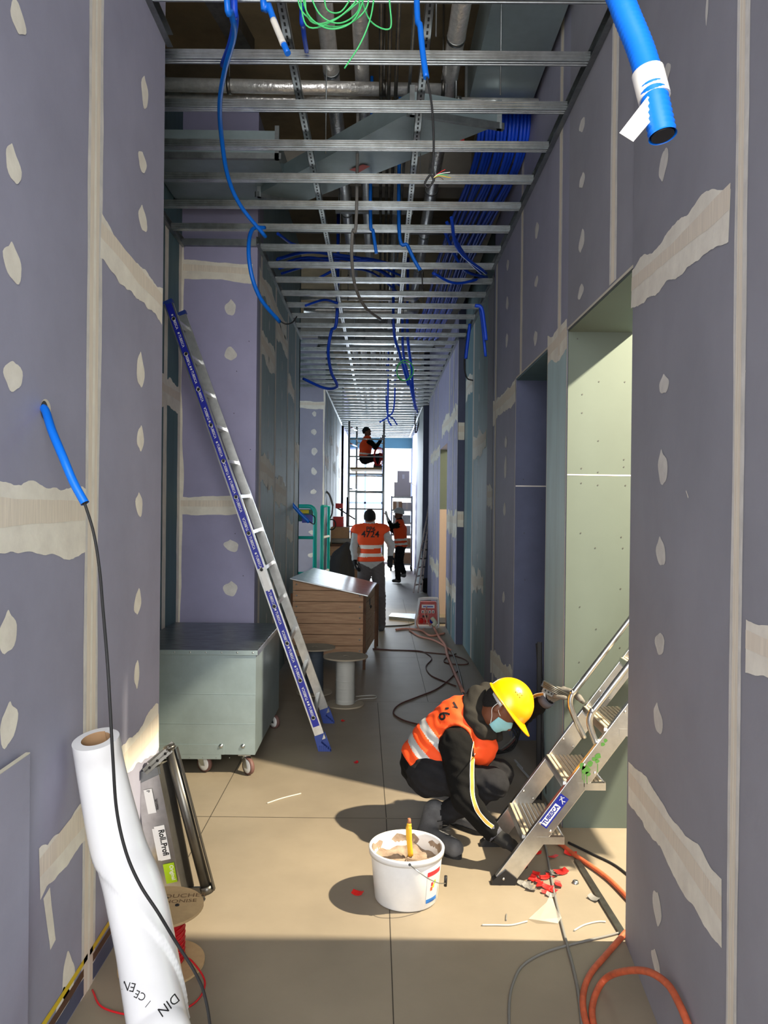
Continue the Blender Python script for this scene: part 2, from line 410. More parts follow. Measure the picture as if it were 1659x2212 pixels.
# left middle wall
mb = MB()
PM = Plane((-1.036, 0, 0), (0, 1, 0), (1, 0, 0))
slab_wall(mb, PM, 6.502, 9.85, 0, ZS, tealglass)
for yy in (6.62, 7.55, 8.55, 9.3): joint(mb, PM, (yy, 0), (yy, ZC), .10, .03, .004)
strip(mb, PM, (6.6, 0), (6.6, ZS), .19, purple, .001, .002)
for (a, b, z) in ((6.65, 7.5, 3.15), (7.6, 8.5, 3.5), (6.65, 7.5, 2.05), (7.6, 8.5, 1.9), (8.6, 9.2, 3.1), (9.35, 9.8, 2.4), (8.6, 9.2, 1.5)): hband(mb, PM, (a, z), (b, z - .05), .22, .03)
hband(mb, PM, (6.5, 3.66), (8.4, 3.66), .2, .03)
for k in range(11): blob(mb, PM, 7.1, .4 + .3 * k, .035, .11); blob(mb, PM, 8.05, .5 + .3 * k, .035, .11); blob(mb, PM, 8.9, .45 + .3 * k, .035, .11)
structure(mb.build('wall_left'))
# second left niche (a side corridor) and its closing board
mb = MB()
PB2 = Plane((0, 14.0, 0), (1, 0, 0), (0, -1, 0))
slab_wall(mb, PB2, -4.0, -1.01, 0, ZS, purple, .1)
hband(mb, PB2, (-1.6, 3.60), (-1.02, 3.60), .14, .01)
strip(mb, PB2, (-1.03, 0), (-1.03, ZC), .03, comp)
blobs_px(mb, PB2, [(679, 894, 9, 12), (678, 933, 12, 13), (679, 975, 13, 17), (678, 1018, 12, 17), (677, 1062, 13, 11), (674, 1150, 14, 10), (672, 1199, 14, 10)], compw)
structure(mb.build('wall_left'))
mb = MB()
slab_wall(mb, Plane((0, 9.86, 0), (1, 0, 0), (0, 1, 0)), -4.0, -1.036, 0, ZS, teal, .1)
slab_wall(mb, Plane((-4.0, 0, 0), (0, 1, 0), (1, 0, 0)), 9.7, 14.1, 0, ZS, purple, .1)
structure(mb.build('wall_left'))
mb = MB()
PM3 = Plane((-1.01, 0, 0), (0, 1, 0), (1, 0, 0))
slab_wall(mb, PM3, 14.102, 20.0, 0, ZS, tealglass)
for yy in (14.6, 15.6, 16.6, 17.7, 18.8): joint(mb, PM3, (yy, 0), (yy, ZC), .10, .03, .006)
for k in range(5): hband(mb, PM3, (14.1 + k * 1.15, 2.6 + (k % 2) * .5), (15.1 + k * 1.15, 2.6 + (k % 2) * .5), .2, .03)
structure(mb.build('wall_left'))
mb = MB()
PM4 = Plane((-1.0, 0, 0), (0, 1, 0), (1, 0, 0))
slab_wall(mb, PM4, 20.9, 24, 0, ZS, purple_l)
slab_wall(mb, Plane((0, 20.9, 0), (1, 0, 0), (0, -1, 0)), -1.35, -1.0, 0, ZS, navy, .1)
slab_wall(mb, Plane((-1.35, 0, 0), (0, 1, 0), (1, 0, 0)), 19.9, 21, 0, ZS, navy, .1)
hband(mb, PM4, (20.95, 2.7), (23.8, 2.7), .2, .03)
structure(mb.build('wall_left'))

# right near wall, slightly splayed ------------------------------------------
mb = MB()
ud = V((0.1, 1, 0)).normalized()
PR = Plane((1.0, 3.06, 0), ud, (-ud.y, ud.x, 0))
slab_wall(mb, PR, -3.6, 0, 0, ZS, greyb, .10)
strip(mb, Plane((1.0, 3.0605, 0), (1, 0, 0), (0, 1, 0)), (0, 0), (.1, 0.001), .01, cream)
def PRa(x, y): return PR.px(x, y)
ar = PRa(1598, 700)[0]
joint(mb, PR, (ar, 0), (ar, ZS), 0.085, 0.04, 0.004)
strip(mb, PR, (ar + .013, 0), (ar + .013, ZS), .006, comp, .003, .001)
a0 = -.002
p0 = PRa(1365, 625); p1 = PRa(1578, 445)
hband(mb, PR, (p0[0], p0[1]), (p1[0], p1[1]), .15, .014)
p0 = PRa(1358, 1690); p1 = PRa(1560, 1975)
hband(mb, PR, (p0[0], p0[1]), (p1[0], p1[1]), .16, .012)
p0 = PRa(1612, 1395); p1 = PRa(1655, 1430)
hband(mb, PR, (p0[0], p0[1]), (p1[0] - .3, p0[1]), .13, .012)
blobs_px(mb, PR, [(1434, 355, 22, 60), (1440, 160, 18, 40), (1435, 830, 30, 42), (1432, 1010, 26, 75), (1428, 1192, 24, 62), (1426, 1390, 28, 50), (1422, 1553, 20, 62), (1420, 1960, 20, 70), (1418, 2082, 24, 50), (1528, 20, 6, 60)], compw)
strip(mb, PR, PRa(1483, 1060), PRa(1488, 1075), .006, comp); strip(mb, PR, PRa(1612, 800), PRa(1608, 815), .003, comp)
structure(mb.build('wall_right'))

# right wall beyond, with two full-height openings ------------------------------------------
HD = 2.70
mb = MB()
XR = 1.01
PW = Plane((XR, 0, 0), (0, 1, 0), (-1, 0, 0))
slab_wall(mb, PW, 3.06, 4.17, HD, ZS, greyb, .35)       # above opening 1
slab_wall(mb, PW, 4.17, 4.66, 0, ZS, purple, .35)        # pier
slab_wall(mb, PW, 4.66, 5.74, HD, ZS, purple, .24)       # above opening 2
slab_wall(mb, PW, 5.74, 6.9, 0, ZS, purple, .24)
strip(mb, PW, (3.4, HD - .02), (3.4, HD - .019), .001, comp)
# pier is faced in teal, lightened for bounce, up to the height of the openings
strip(mb, PW, (4.415, 0), (4.415, HD - .02), .485, teal_lit, .001, .0)
joint(mb, PW, (3.36, HD + .02), (3.36, ZS), .10, .045, .003)
joint(mb, PW, (4.36, HD - .10), (4.36, ZS), .085, .04, .003)
joint(mb, PW, (5.55, HD), (5.55, ZS), .09, .045, .003)
joint(mb, PW, (6.75, 0), (6.75, ZC), .10, .05, .003)
hband(mb, PW, (4.18, 2.68), (4.66, 2.66), .16, .02)
hband(mb, PW, (5.76, 2.62), (6.9, 2.60), .18, .02)
hband(mb, PW, (5.76, .42), (6.9, .40), .2, .03)
blobs_px(mb, PW, [(1258, 270, 12, 30), (1258, 390, 12, 30), (1257, 520, 12, 45), (1255, 630, 12, 30), (1160, 497, 8, 35), (1159, 608, 8, 22), (1157, 730, 9, 32), (1097, 572, 6, 24), (1096, 655, 6, 30), (1095, 735, 6, 30), (1093, 955, 8, 26), (1092, 1010, 7, 50), (1090, 1100, 7, 30), (1088, 1290, 8, 26)], compw)
# board edges round the openings
for (ya, yb) in ((3.066, 4.165), (4.66, 5.735)):
    strip(mb, PW, (ya, HD + .006), (yb, HD + .006), .012, cream, .002, 0)
    strip(mb, PW, (yb + .006, 0), (yb + .006, HD), .014, cream, .002, 0)
strip(mb, PW, (4.655, 0), (4.655, HD), .008, cream, .002, 0)
# light green lining of opening 1 (far reveal) and soffits
PF = Plane((0, 4.165, 0), (1, 0, 0), (0, -1, 0))
mb.box((XR + .002, 4.155, 0.0), (XR + .36, 4.168, HD - .001), green)
mb.box((XR + .002, 3.07, HD - .012), (XR + .36, 4.155, HD - .001), green)
strip(mb, Plane((0, 4.155, 0), (1, 0, 0), (0, -1, 0)), (XR + .003, 1.915), (XR + .36, 1.915), .006, tape, .001, .001)
PF = Plane((0, 4.155, 0), (1, 0, 0), (0, -1, 0))
screws(mb, PF, [(XR + .08, 2.35), (XR + .17, 2.42), (XR + .31, 2.42), (XR + .08, 2.25), (XR + .17, 2.1), (XR + .31, 2.0), (XR + .08, 1.95), (XR + .17, 1.93), (XR + .31, 1.96), (XR + .08, 1.87), (XR + .17, 1.86), (XR + .32, 1.86), (XR + .08, 1.6), (XR + .3, 1.58), (XR + .16, 1.52), (XR + .31, 1.52), (XR + .08, 1.2), (XR + .3, 1.3), (XR + .17, 1.08), (XR + .3, .98), (XR + .08, .9), (XR + .28, .6), (XR + .08, .5), (XR + .05, 2.65)])
# dark lining of opening 2
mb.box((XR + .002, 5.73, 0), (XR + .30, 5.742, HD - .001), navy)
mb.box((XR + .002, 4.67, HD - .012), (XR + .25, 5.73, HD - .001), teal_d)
strip(mb, Plane((0, 5.73, 0), (1, 0, 0), (0, -1, 0)), (XR + .003, 1.90), (XR + .3, 1.90), .008, compw, .001, .001)
screws(mb, Plane((0, 5.73, 0), (1, 0, 0), (0, -1, 0)), [(XR + .07, 1.55), (XR + .2, 1.8), (XR + .06, 1.95), (XR + .08, 1.2), (XR + .2, .9)])
structure(mb.build('wall_right'))
# wall between 6.9 and 9.8
mb = MB()
PW2 = Plane((1.075, 0, 0), (0, 1, 0), (-1, 0, 0))
slab_wall(mb, PW2, 6.9, 9.8, 0, ZS, tealglass)
mb.box((XR, 6.88, 0), (1.2, 6.9, ZS), teal)
strip(mb, PW2, (7.35, 0), (7.35, ZC), .8, greyb, .001, .01)
strip(mb, PW2, (9.2, 0), (9.2, ZC), .5, teal, .0011, .0)
joint(mb, PW2, (8.9, 0), (8.9, ZC), .12, .04, .004)
hband(mb, PW2, (7.8, 2.45), (8.9, 2.45), .2, .03); hband(mb, PW2, (9.0, 3.2), (9.7, 3.2), .2, .03)
hband(mb, PW2, (7.0, 1.85), (7.7, 1.85), .2, .03); hband(mb, PW2, (7.9, .95), (8.9, .9), .22, .04)
for k in range(9): blob(mb, PW2, 7.3, .6 + .35 * k, .05, .14); blob(mb, PW2, 8.4, .5 + .35 * k, .04, .10)
structure(mb.build('wall_right'))
# projecting wall 9.8 -> 14, with a lit doorway
mb = MB()
PW3 = Plane((.985, 0, 0), (0, 1, 0), (-1, 0, 0))
slab_wall(mb, PW3, 9.8, 11.3, 0, ZS, purple_l, .25)
slab_wall(mb, PW3, 11.3, 12.6, 2.70, ZS, purple_l, .25)
slab_wall(mb, PW3, 12.6, 15.6, 0, ZS, purple_l, .25)
mb.box((.987, 9.788, 0), (1.075, 9.80, ZS), navy)
mb.box((.985, 12.59, 0), (1.24, 12.60, 1.72), pinkb); mb.box((.985, 12.59, 1.72), (1.24, 12.60, 2.7), green)
for yy in (10.4, 11.0, 13.2, 14.2): joint(mb, PW3, (yy, 0 if yy != 11 else 2.7), (yy, ZC), .10, .04, .004)
hband(mb, PW3, (9.82, 2.95), (12.3, 3.0), .22, .03); hband(mb, PW3, (9.82, 1.55), (11.25, 1.55), .3, .03); hband(mb, PW3, (9.82, .65), (11.25, .62), .2, .03); hband(mb, PW3, (12.7, 2.7), (15, 2.7), .2, .03); hband(mb, PW3, (12.7, .7), (15, .7), .25, .03)
PF3 = Plane((0, 9.788, 0), (1, 0, 0), (0, -1, 0))
hband(mb, PF3, (.99, 2.72), (1.07, 2.72), .22, .004); hband(mb, PF3, (.99, 1.60), (1.07, 1.60), .2, .004)
strip(mb, PW3, (9.81, 0), (9.81, ZC), .03, comp)
strip(mb, PW3, (10.6, .28), (10.6, .281), .001, comp)
strip(mb, PW3, (10.55, 0), (10.55, .55), 1.3, teal, .001, .0)
for k in range(10): blob(mb, PW3, 10.7, .4 + .33 * k, .05, .14); blob(mb, PW3, 13.7, .4 + .33 * k, .05, .14); blob(mb, PW3, 10.1, .4 + .33 * k, .05, .14)
structure(mb.build('wall_right'))
mb = MB()
PW4 = Plane((.97, 0, 0), (0, 1, 0), (-1, 0, 0))
mb.box((.90, 16.1, 0), (1.3, 16.2, ZS), navy)
slab_wall(mb, Plane((1.2, 0, 0), (0, 1, 0), (-1, 0, 0)), 15.6, 16.2, 0, ZS, teal)
slab_wall(mb, Plane((.90, 0, 0), (0, 1, 0), (-1, 0, 0)), 16.2, 18.6, 0, ZS, tealglass)
slab_wall(mb, Plane((1.08, 0, 0), (0, 1, 0), (-1, 0, 0)), 18.6, 19.6, 0, ZS, teal)
mb.box((.98, 19.6, 0), (1.3, 19.7, ZS), purple)
slab_wall(mb, Plane((1.0, 0, 0), (0, 1, 0), (-1, 0, 0)), 19.7, 24, 0, ZS, purple_l)
hband(mb, Plane((0, 19.6, 0), (1, 0, 0), (0, -1, 0)), (.985, 2.5), (1.08, 2.5), .2, .004)
structure(mb.build('wall_right'))
# side rooms on the right (bright room behind opening 1 and 2, room behind the far doorway)
mb = MB()
mb.box((3.6, 1.4, 0), (3.7, 5.9, ZS), greyb); mb.box((1.4, 1.3, 0), (3.7, 1.4, ZS), greyb)
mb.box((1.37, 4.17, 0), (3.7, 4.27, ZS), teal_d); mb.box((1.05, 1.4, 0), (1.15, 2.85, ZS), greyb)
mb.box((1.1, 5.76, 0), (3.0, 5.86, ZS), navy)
mb.box((1.24, 9.9, 0), (3.9, 10.0, ZS), cream); mb.box((1.24, 12.6, 0), (3.9, 12.7, ZS), cream); mb.box((3.9, 9.9, 0), (4.0, 12.7, ZS), cream)
structure(mb.build('wall_right'))
# slab above
mb = MB()
mb.box((-4.2, -1.0, ZS), (4.2, 24.2, ZS + .25), slabm)
mb.box((-2.0, 7.0, ZS - .35), (3, 7.25, ZS), concrete); mb.box((-2.0, 13.0, ZS - .35), (2, 13.25, ZS), concrete)
mb.box((.80, 5.6, ZS - .75), (1.0, 12.0, ZS), concrete)
mb.box((-2.2, -1.0, ZS - .02), (-.2, 4.1, ZS), slabm)
structure(mb.build('ceiling'))
# perimeter tracks
def track(x, y0, y1, side, zs=ZC):
    mb = MB(); t = .028 * side
    mb.box((x, y0, zs - .005), (x + .004 * side, y1, zs + .055), galvd)
    mb.box((x, y0, zs - .006), (x + t, y1, zs - .003), galvd); mb.box((x, y0, zs + .052), (x + t, y1, zs + .055), galvd)
    return mb
for n, (x, y0, y1, sd) in enumerate(((LX, 2.2, 3.62, 1), (-1.665, 3.6, 6.4, 1), (-1.036, 6.3, 9.85, 1), (-1.01, 14, 20, 1), (XR - .002, 3.1, 6.9, -1), (1.073, 6.9, 9.8, -1), (.983, 9.8, 15.6, -1), (.89, 16.2, 23, -1))):
    structure(track(x, y0, y1, sd).build('trim_%d' % (n + 1)))
mb = MB(); mb.box((-1.66, 6.36, ZC), (-1.04, 6.399, ZC + .055), galvd); structure(mb.build('trim_9'))
mb = MB()  # slanted track over the splayed near wall
a = PR.at(-1.4, ZC, 0.001); b = PR.at(0.02, ZC, 0.001); n = PR.n
mb.hexa([a, a + n * .028, b + n * .028, b, a + V((0, 0, .055)), a + n * .028 + V((0, 0, .055)), b + n * .028 + V((0, 0, .055)), b + V((0, 0, .055))], galvd)
structure(mb.build('trim_10'))

# glazed end of the corridor
mb = MB()
mb.box((-1.6, 24.0, 3.62), (1.6, 24.2, ZS), tealpaint)
mb.box((-1.6, 24.0, 0), (1.6, 24.2, .05), concrete)
structure(mb.build('wall_back'))
wn = MB()
for x in (-1.0, -.46, .08, 1.0): wn.box((x - .03, 24.02, .05), (x + .03, 24.1, 3.62), framem)
for z in (.08, 1.0, 1.9, 2.75, 3.6): wn.box((-1.0, 24.02, z - .03), (.08, 24.1, z + .03), framem)
wo = structure(wn.build('window_1'))
# ------------------------------------------------------------------ ceiling grid
ORD = ['nearest', 'second', 'third', 'fourth', 'fifth', 'sixth', 'seventh', 'eighth', 'ninth', 'tenth', 'eleventh', 'twelfth', 'thirteenth', 'fourteenth', 'fifteenth', 'sixteenth']
def joist_mesh(x0, x1):
    mb = MB(); z = ZC; hw = .024; L = []
    # C stud lying on its back with ribbed underside
    prof = [(-hw, .046), (-hw, .041), (-hw + .003, .038), (-hw + .003, .034), (-hw, .031), (-hw, .027), (-hw + .003, .024), (-hw + .003, .020), (-hw, .017), (-hw, .012), (-hw + .002, .010), (-hw + .002, .006), (-hw, .003), (-hw, .0), (-.014, .0), (-.012, .004), (-.007, .004), (-.005, .0), (.005, .0), (.007, .004), (.012, .004), (.014, .0), (hw, .0), (hw, .046)]
    inner = [(hw - .0015, .046), (hw - .0015, .0055), (-hw + .0045, .0055), (-hw + .0045, .046)]
    pts = prof + inner; n = len(pts)
    vs = [(x0, y, z + q) for y, q in pts] + [(x1, y, z + q) for y, q in pts]
    fs = [(i, (i + 1) % n, n + (i + 1) % n, n + i) for i in range(n)] + [tuple(range(n))[::-1], tuple(range(n, 2 * n))]
    mb.add(vs, fs, galv)
    return mb
k = 0; Y = 3.27
while Y < 23.4:
    if Y < 3.6: xa, xb = -1.0, .985
    elif Y < 6.38: xa, xb = -1.645, .99
    elif Y < 9.7: xa, xb = -1.02, .99
    elif Y < 14: xa, xb = -1.62, .965
    elif Y < 15.7: xa, xb = -.99, .965
    elif Y < 16.2: xa, xb = -.99, 1.1
    elif Y < 18.5: xa, xb = -.99, .88
    else: xa, xb = -.98, .98
    if 6.9 < Y < 9.7: xb = 1.055
    o = joist_mesh(xa, xb).build('ceiling_joist')
    if k < 16:
        where = 'of the ceiling grid, %s from the top of the photo' % ORD[k].replace('nearest', 'first')
        if k == 0: where = 'cut by the top edge, nearest of the ceiling grid'
        lab = 'thin steel channel ' + where
    else: lab = 'thin steel channel in the densely crowded far run of the ceiling grid'
    tag(o, lab, 'ceiling joist', 'steel channels of the ceiling grid')
    o.location.y = Y
    # tiny skew as built
    for v in o.data.vertices: v.co.y += -(v.co.x) * 0.012
    Y += .455 + (.004 if k % 3 == 0 else -.003); k += 1

# slotted primary rails with hanger rods
def slotted(name, X, y0, y1, label, zz=ZC + .075, w=.04):
    mb = MB(); sl = .05; y = y0
    mb.box((X - w / 2, y0, zz), (X + w / 2, y1, zz + .002), galv)
    mb.box((X - w / 2, y0, zz), (X - w / 2 + .002, y1, zz + .035), galv); mb.box((X + w / 2 - .002, y0, zz), (X + w / 2, y1, zz + .035), galv)
    while y < y1 - sl:
        mb.add([(X - .005, y, zz - .0008), (X + .005, y, zz - .0008), (X + .005, y + .028, zz - .0008), (X - .005, y + .028, zz - .0008)], [(0, 1, 2, 3)], blackm); y += sl
    o = mb.build(name); tag(o, label, 'rail', 'slotted support rails above the ceiling grid'); return o
slotted('slotted_rail', -.462, 2.9, 23, 'long slotted steel rail above the grid, left of the pipes')
slotted('slotted_rail', .20, 2.9, 23, 'long slotted steel rail above the grid, right of the thin pipes')
for i, (x, y) in enumerate([(-.36, 3.4), (-.36, 4.8), (-.35, 6.4), (-.36, 8.2), (-.35, 10), (.24, 3.6), (.62, 4.1), (.25, 5.2), (.25, 7), (.25, 9), (-.37, 12), (.25, 12)]):
    mb = MB(); mb.cyl((x, y, ZC + .05), (x, y, ZS - .001), .004, galvd, 8)
    if i % 2: mb.cyl((x, y, ZC + .30), (x, y, ZC + .33), .008, galvd, 6)
    tag(mb.build('hanger_rod'), 'slim threaded hanger rod dropping from the slab among the services', 'rod', 'threaded rods hanging from the slab')

# pipes that run along the corridor
def along(name, X, Z, r, m, y0, y1, label, cat, group=None, seams=0, n=16):
    mb = MB(); mb.cyl((X, y0, Z), (X, y1, Z), r, m, n)
    o = mb.build(name); tag(o, label, cat, group)
    if seams:
        y = y0 + .4
        while y < y1: s = MB(); s.cyl((X, y, Z), (X, y + .03, Z), r * 1.06, galvd, n); y += seams; s.build('band', o)
    return o
HP = 1.72 + 2.85
along('insulated_pipe', -.345, HP, .052, foil, 2.2, 9.4, 'foil wrapped pipe, leftmost of the three overhead near the slotted rail', 'pipe', None, 1.2)
along('insulated_pipe', -.145, HP, .048, foil, 2.2, 9.6, 'foil wrapped pipe overhead, second from the left', 'pipe', None, 1.3)
along('insulated_pipe', .43, HP - .02, .055, foil, 2.0, 10.4, 'foil wrapped pipe overhead, right of the thin steel pipes', 'pipe', None, 1.1)
along('insulated_pipe', .118, HP, .03, foil, 5.4, 22, 'narrow foil pipe overhead in the middle of the corridor', 'pipe', None, 1.5)
for i, (x, z, r) in enumerate(((-.02, HP - .18, .012), (.03, HP - .18, .012), (.075, HP - .18, .012), (.16, HP - .18, .010))):
    along('steel_pipe', x, z, r, steel if i < 3 else galvd, 2.0, 22.5, 'thin dark steel pipe, %s from the left in the overhead row' % ORD[i].replace('nearest', 'first'), 'pipe', 'thin steel pipes above the grid', 0, 10)
for i, (x, r) in enumerate(((-.46, .05), (-.31, .055), (-.14, .05), (.34, .05), (.5, .045))):
    along('insulated_pipe', x, HP - .1, r, foil, 12.5, 22.5, 'bright foil pipe overhead in the far half, %s from the left' % ORD[i].replace('nearest', 'first'), 'pipe', 'far foil pipes', 1.1)
# cross pipe near the camera with elbow, clamps
t = thing('cross_pipe', 'shiny foil pipe crossing above the second ceiling channel', 'pipe', (-1.0, 5.0, 4.4))
mb = MB(); zc = 1.72 + 2.72
mb.cyl((-1.66, 4.97, zc), (.40, 5.0, zc), .042, foil, 18); mb.cyl((-1.66, 5.1, zc - .02), (.05, 5.12, zc - .02), .04, foil, 18); mb.build('pipe', t)
mb = MB()
for x in (-1.0, .0, .38): mb.lathe([(.046, -.012), (.052, -.012), (.052, .012), (.046, .012)], steel, (x, 4.98, zc), (1, 0, 0), 20); mb.cyl((x, 4.98, zc + .05), (x, 4.98, ZS), .006, steel, 8)
mb.build('pipe_clamp', t)
mb = MB(); zc -= .08; mb.cyl((.50, 5.0, zc), (1.0, 5.0, zc), .035, foil, 16); mb.cyl((.50, 5.0, zc), (.47, 5.0, zc), .042, galv, 16); mb.cyl((.47, 5.02, zc), (.47, 5.02, ZS), .008, galvd, 8)
tag(mb.build('pipe_stub'), 'short silver cross pipe ending by the big duct at upper right', 'pipe')
# transverse strut rails carrying the pipes
def strut(y, x0, x1, z, m=galvd, hgt=.04, name='strut_rail', lab=None, cat='rail', grp='cross struts holding the pipes', rods=True):
    mb = MB(); mb.box((x0, y, z), (x1, y + .04, z + hgt), m)
    if rods:
        for x in (x0 + .03, x1 - .03): mb.cyl((x, y + .02, z), (x, y + .02, ZS), .005, m, 6)
    tag(mb.build(name), lab or 'short cross strut under the overhead pipes', cat, grp)
for i, (y, x0, x1) in enumerate(((7.15, -.44, .28), (10.6, -.6, .6), (12.2, -.8, .8), (13.9, -.7, .7), (16.2, -.7, .7), (17.3, -.7, .7), (19.5, -.7, .7), (21.5, -.7, .7))):
    strut(y, x0, x1, HP - .10 + (0 if i == 0 else -.12), lab='galvanised cross strut under the overhead pipes, %s from the front' % ORD[i])
strut(5.35, .05, .52, HP - .30, blackm, .03, 'black_rail', 'black rail with a red end above the fifth ceiling channel', 'rail', None, False)
strut(7.5, -.9, 1.0, HP - .16, blackm, .05, 'black_rail', 'long black rail crossing above the middle of the grid', 'rail', None, False)
mb = MB(); mb.box((.52, 5.33, HP - .31), (.56, 5.41, HP - .25), redp); tag(mb.build('end_cap'), 'small red end cap on the black overhead rail', 'cap')
for i, (z, y) in enumerate(((HP - .25, 9.3), (HP - .25, 9.45), (HP - .30, 9.9), (HP - .30, 10.05))):
    mb = MB(); mb.tube(spline([(-1.0, y, z), (.0, y, z), (.3, y, z), (.42, y + .05, z + .02), (.47, y + .2, z + .15)], 6), .045, foil, 14)
    tag(mb.build('cross_pipe'), 'foil branch pipe crossing below the mains, %s of four' % ['first', 'second', 'third', 'last'][i], 'pipe', 'foil branch pipes crossing the corridor')
# ducts
def duct(name, pts, label, m=galv, flange=True, hh=.32):
    """pts: bottom quad (4 points, ccw from below) ; extruded upward"""
    t = thing(name, label, 'duct', tuple(sum((V(p) for p in pts), V((0, 0, 0))) / 4))
    mb = MB(); mb.prism(pts, (0, 0, hh), m); mb.build('duct_body', t)
    if flange:
        for a, b in ((pts[0], pts[1]), (pts[2], pts[3])):
            f = MB()
            a, b = V(a), V(b); d = (b - a).normalized() * .03; f.bar(a - d + V((0, 0, -.01)), b + d + V((0, 0, -.01)), .03, .04, galvd)
            for q in (a, b): f.bar(q + V((0, 0, -.03)), q + V((0, 0, hh + .03)), .03, .03, galvd)
            f.build('flange', t)
    return t
zd = 1.72 + 2.70
duct('air_duct', [(.58, 3.3, zd), (.98, 3.3, zd), (.98, 5.1, zd), (.56, 5.2, zd)], 'wide flat galvanised duct running along at upper right', galvbox)
duct('air_duct', [PZ(560, 418, 4.12), PZ(655, 437, 4.12), PZ(1078, 270, 4.12), PZ(890, 240, 4.12)], 'shiny galvanised duct slanting across the corridor', galvbox, True, .12)
duct('air_duct', [(-1.655, 5.36, 4.17), (-.74, 5.36, 4.17), (-.72, 6.15, 4.17), (-1.655, 6.15, 4.17)], 'flat box duct above the left niche', galvbox, True, .17)
duct('air_duct', [(-.25, 11.2, 4.18), (.79, 11.2, 4.18), (.79, 11.7, 4.18), (-.95, 11.7, 4.18)], 'galvanised duct crossing halfway down the corridor', galv, True, .15)
duct('air_duct', [(-.95, 15.0, zd - .2), (.9, 15.0, zd - .2), (.9, 15.5, zd - .2), (-.95, 15.5, zd - .2)], 'far galvanised duct catching the window light', galv, True, .12)
mb = MB(); mb.bar((-.82, 2.9, ZS - .25), (-1.55, 1.2, ZS - .25), .16, .1, steel); mb.bar((-1.3, 2.6, ZS - .3), (-.9, 5.0, ZS - .3), .12, .1, steel)
tag(mb.build('roof_brace'), 'dark steel brace under the brown slab at upper left', 'beam')
mb = MB(); c = PZ(775, 362, 4.119); mb.add([c + V((-.07, .03, -.004)), c + V((.03, -.06, -.004)), c + V((.08, -.03, -.004)), c + V((.0, .07, -.004))], [(0, 1, 2, 3)], mat('pink_sticker', (226, 120, 116), .5))
tag(mb.build('duct_sticker'), 'pink label stuck under the slanting duct', 'sticker')
# blue conduit bundle on the right
for i in range(14):
    x = .54 + .026 * i; mb = MB(); z = 1.72 + 2.46 + .02 * math.sin(i * 2.1)
    pts = [(x + .12, 5.28, z + .5), (x + .12, 5.32, z + .12), (x + .10, 5.7, z), (x + .04 + .02 * math.sin(i), 6.6, z - .02), (x + .02 * math.cos(i * 3), 7.8, z), (x - .01, 9.2, z - .02), (x - .05, 10.2, z - .02), (x - .06, 11.1, z)]
    mb.tube(spline(pts, 5), .0135, blued, 8)
    tag(mb.build('blue_conduit'), 'blue conduit in the thick bundle above the right side of the grid', 'conduit', 'bundle of blue conduits above the grid')
for i in range(7):
    mb = MB(); y = 7.6 + .06 * i; z = 1.72 + 2.5 + .03 * math.sin(i * 1.7)
    pts = [(-1.0, y - .3, z - .15), (-.75, y, z + .02), (-.4, y + .1 * math.sin(i), z), (-.1, y + .3, z + .05), (.2, y + .3 + .1 * i, z)]
    mb.tube(spline(pts, 5), .012, blued, 8)
    tag(mb.build('blue_conduit'), 'blue conduit in the loose tangle above the left wall top', 'conduit', 'tangle of blue conduits at the left wall')

# hanging conduits and wires, placed from their pixel course at a measured depth
def hang(name, pts, r, m, label, cat='conduit', group=None, corr=False, Y=None, seg=6, n=10, wires=None):
    w = [P(p[0], p[1], p[2] if len(p) > 2 else Y) for p in pts]
    if w[0].z > 3.3 or pts[0][1] < -20:
        if pts[0][1] > -300 and pts[0][:2] not in ((572, 492), (1026, 660), (1036, 660), (1010, 720), (1015, 700)) and name in ('hanging_conduit', 'dangling_cable', 'black_cable', 'flexible_duct', 'green_wire_coil'): w = [V((w[0].x, w[0].y + .05, ZS - .001))] + w
    mb = MB(); sp = spline(w, seg)
    if corr: corrugated(mb, sp, r, m, *corr)
    else: mb.tube(sp, r, m, n)
    o = mb.build(name); return tag(o, label, cat, group), w
o, w = hang('hanging_conduit', [(1290, -330, 1.02), (1318, -80, .93), (1345, 10, .90), (1385, 110, .88), (1412, 205, .86), (1433, 300, .85)], .0155, blue, 'large ribbed blue conduit with white tape hanging at upper right', corr=(.0066, .13, 24))
mb = MB()
a = P(1399, 156, .869); b = P(1414, 214, .863); d = (b - a).normalized(); mb.cyl(a, b, .0176, whitetape, 24)
rt_ = V((1, 0, 0)); tail = [P(1437, 225, .855), P(1399, 208, .848), P(1338, 287, .84), P(1368, 306, .842)]
mb.prism(tail, (0, .0006, .0), whitetape)
mb.build('tape_wrap', o)
o, w = hang('hanging_conduit', [(900, -40, 2.95), (908, 60, 2.92), (914, 120, 2.9), (921, 168, 2.88)], .0115, blue, 'short blue conduit at top centre with a black cable below')
mb = MB(); mb.tube(spline([P(921, 160, 2.88), P(933, 230, 2.88), (P(937, 310, 2.88)), P(935, 360, 2.88), P(938, 385, 2.88), P(926, 405, 2.88), P(918, 396, 2.88), P(930, 378, 2.88), P(938, 392, 2.88)], 8), .0042, rubber, 8); mb.build('cable', o)
for i, (c, ex, ey) in enumerate(((redp, 962, 366), (white, 972, 372), (greencab, 968, 378), (yellowp, 974, 384), (woodd, 958, 388))):
    mb = MB(); mb.tube(spline([P(934, 386, 2.88), P(948, 374 + i * 2, 2.87), P(ex, ey, 2.86)], 5), .0013, c, 6); mb.build('stripped_wire', o)
hang('hanging_conduit', [(490, -40, 3.1), (500, 30, 3.15), (506, 75, 3.3), (486, 150, 3.6), (475, 220, 3.9), (478, 290, 4.2), (492, 380, 4.5), (520, 445, 4.7), (574, 512, 4.9)], .0125, blue, 'long blue conduit wandering down the upper left of the grid')
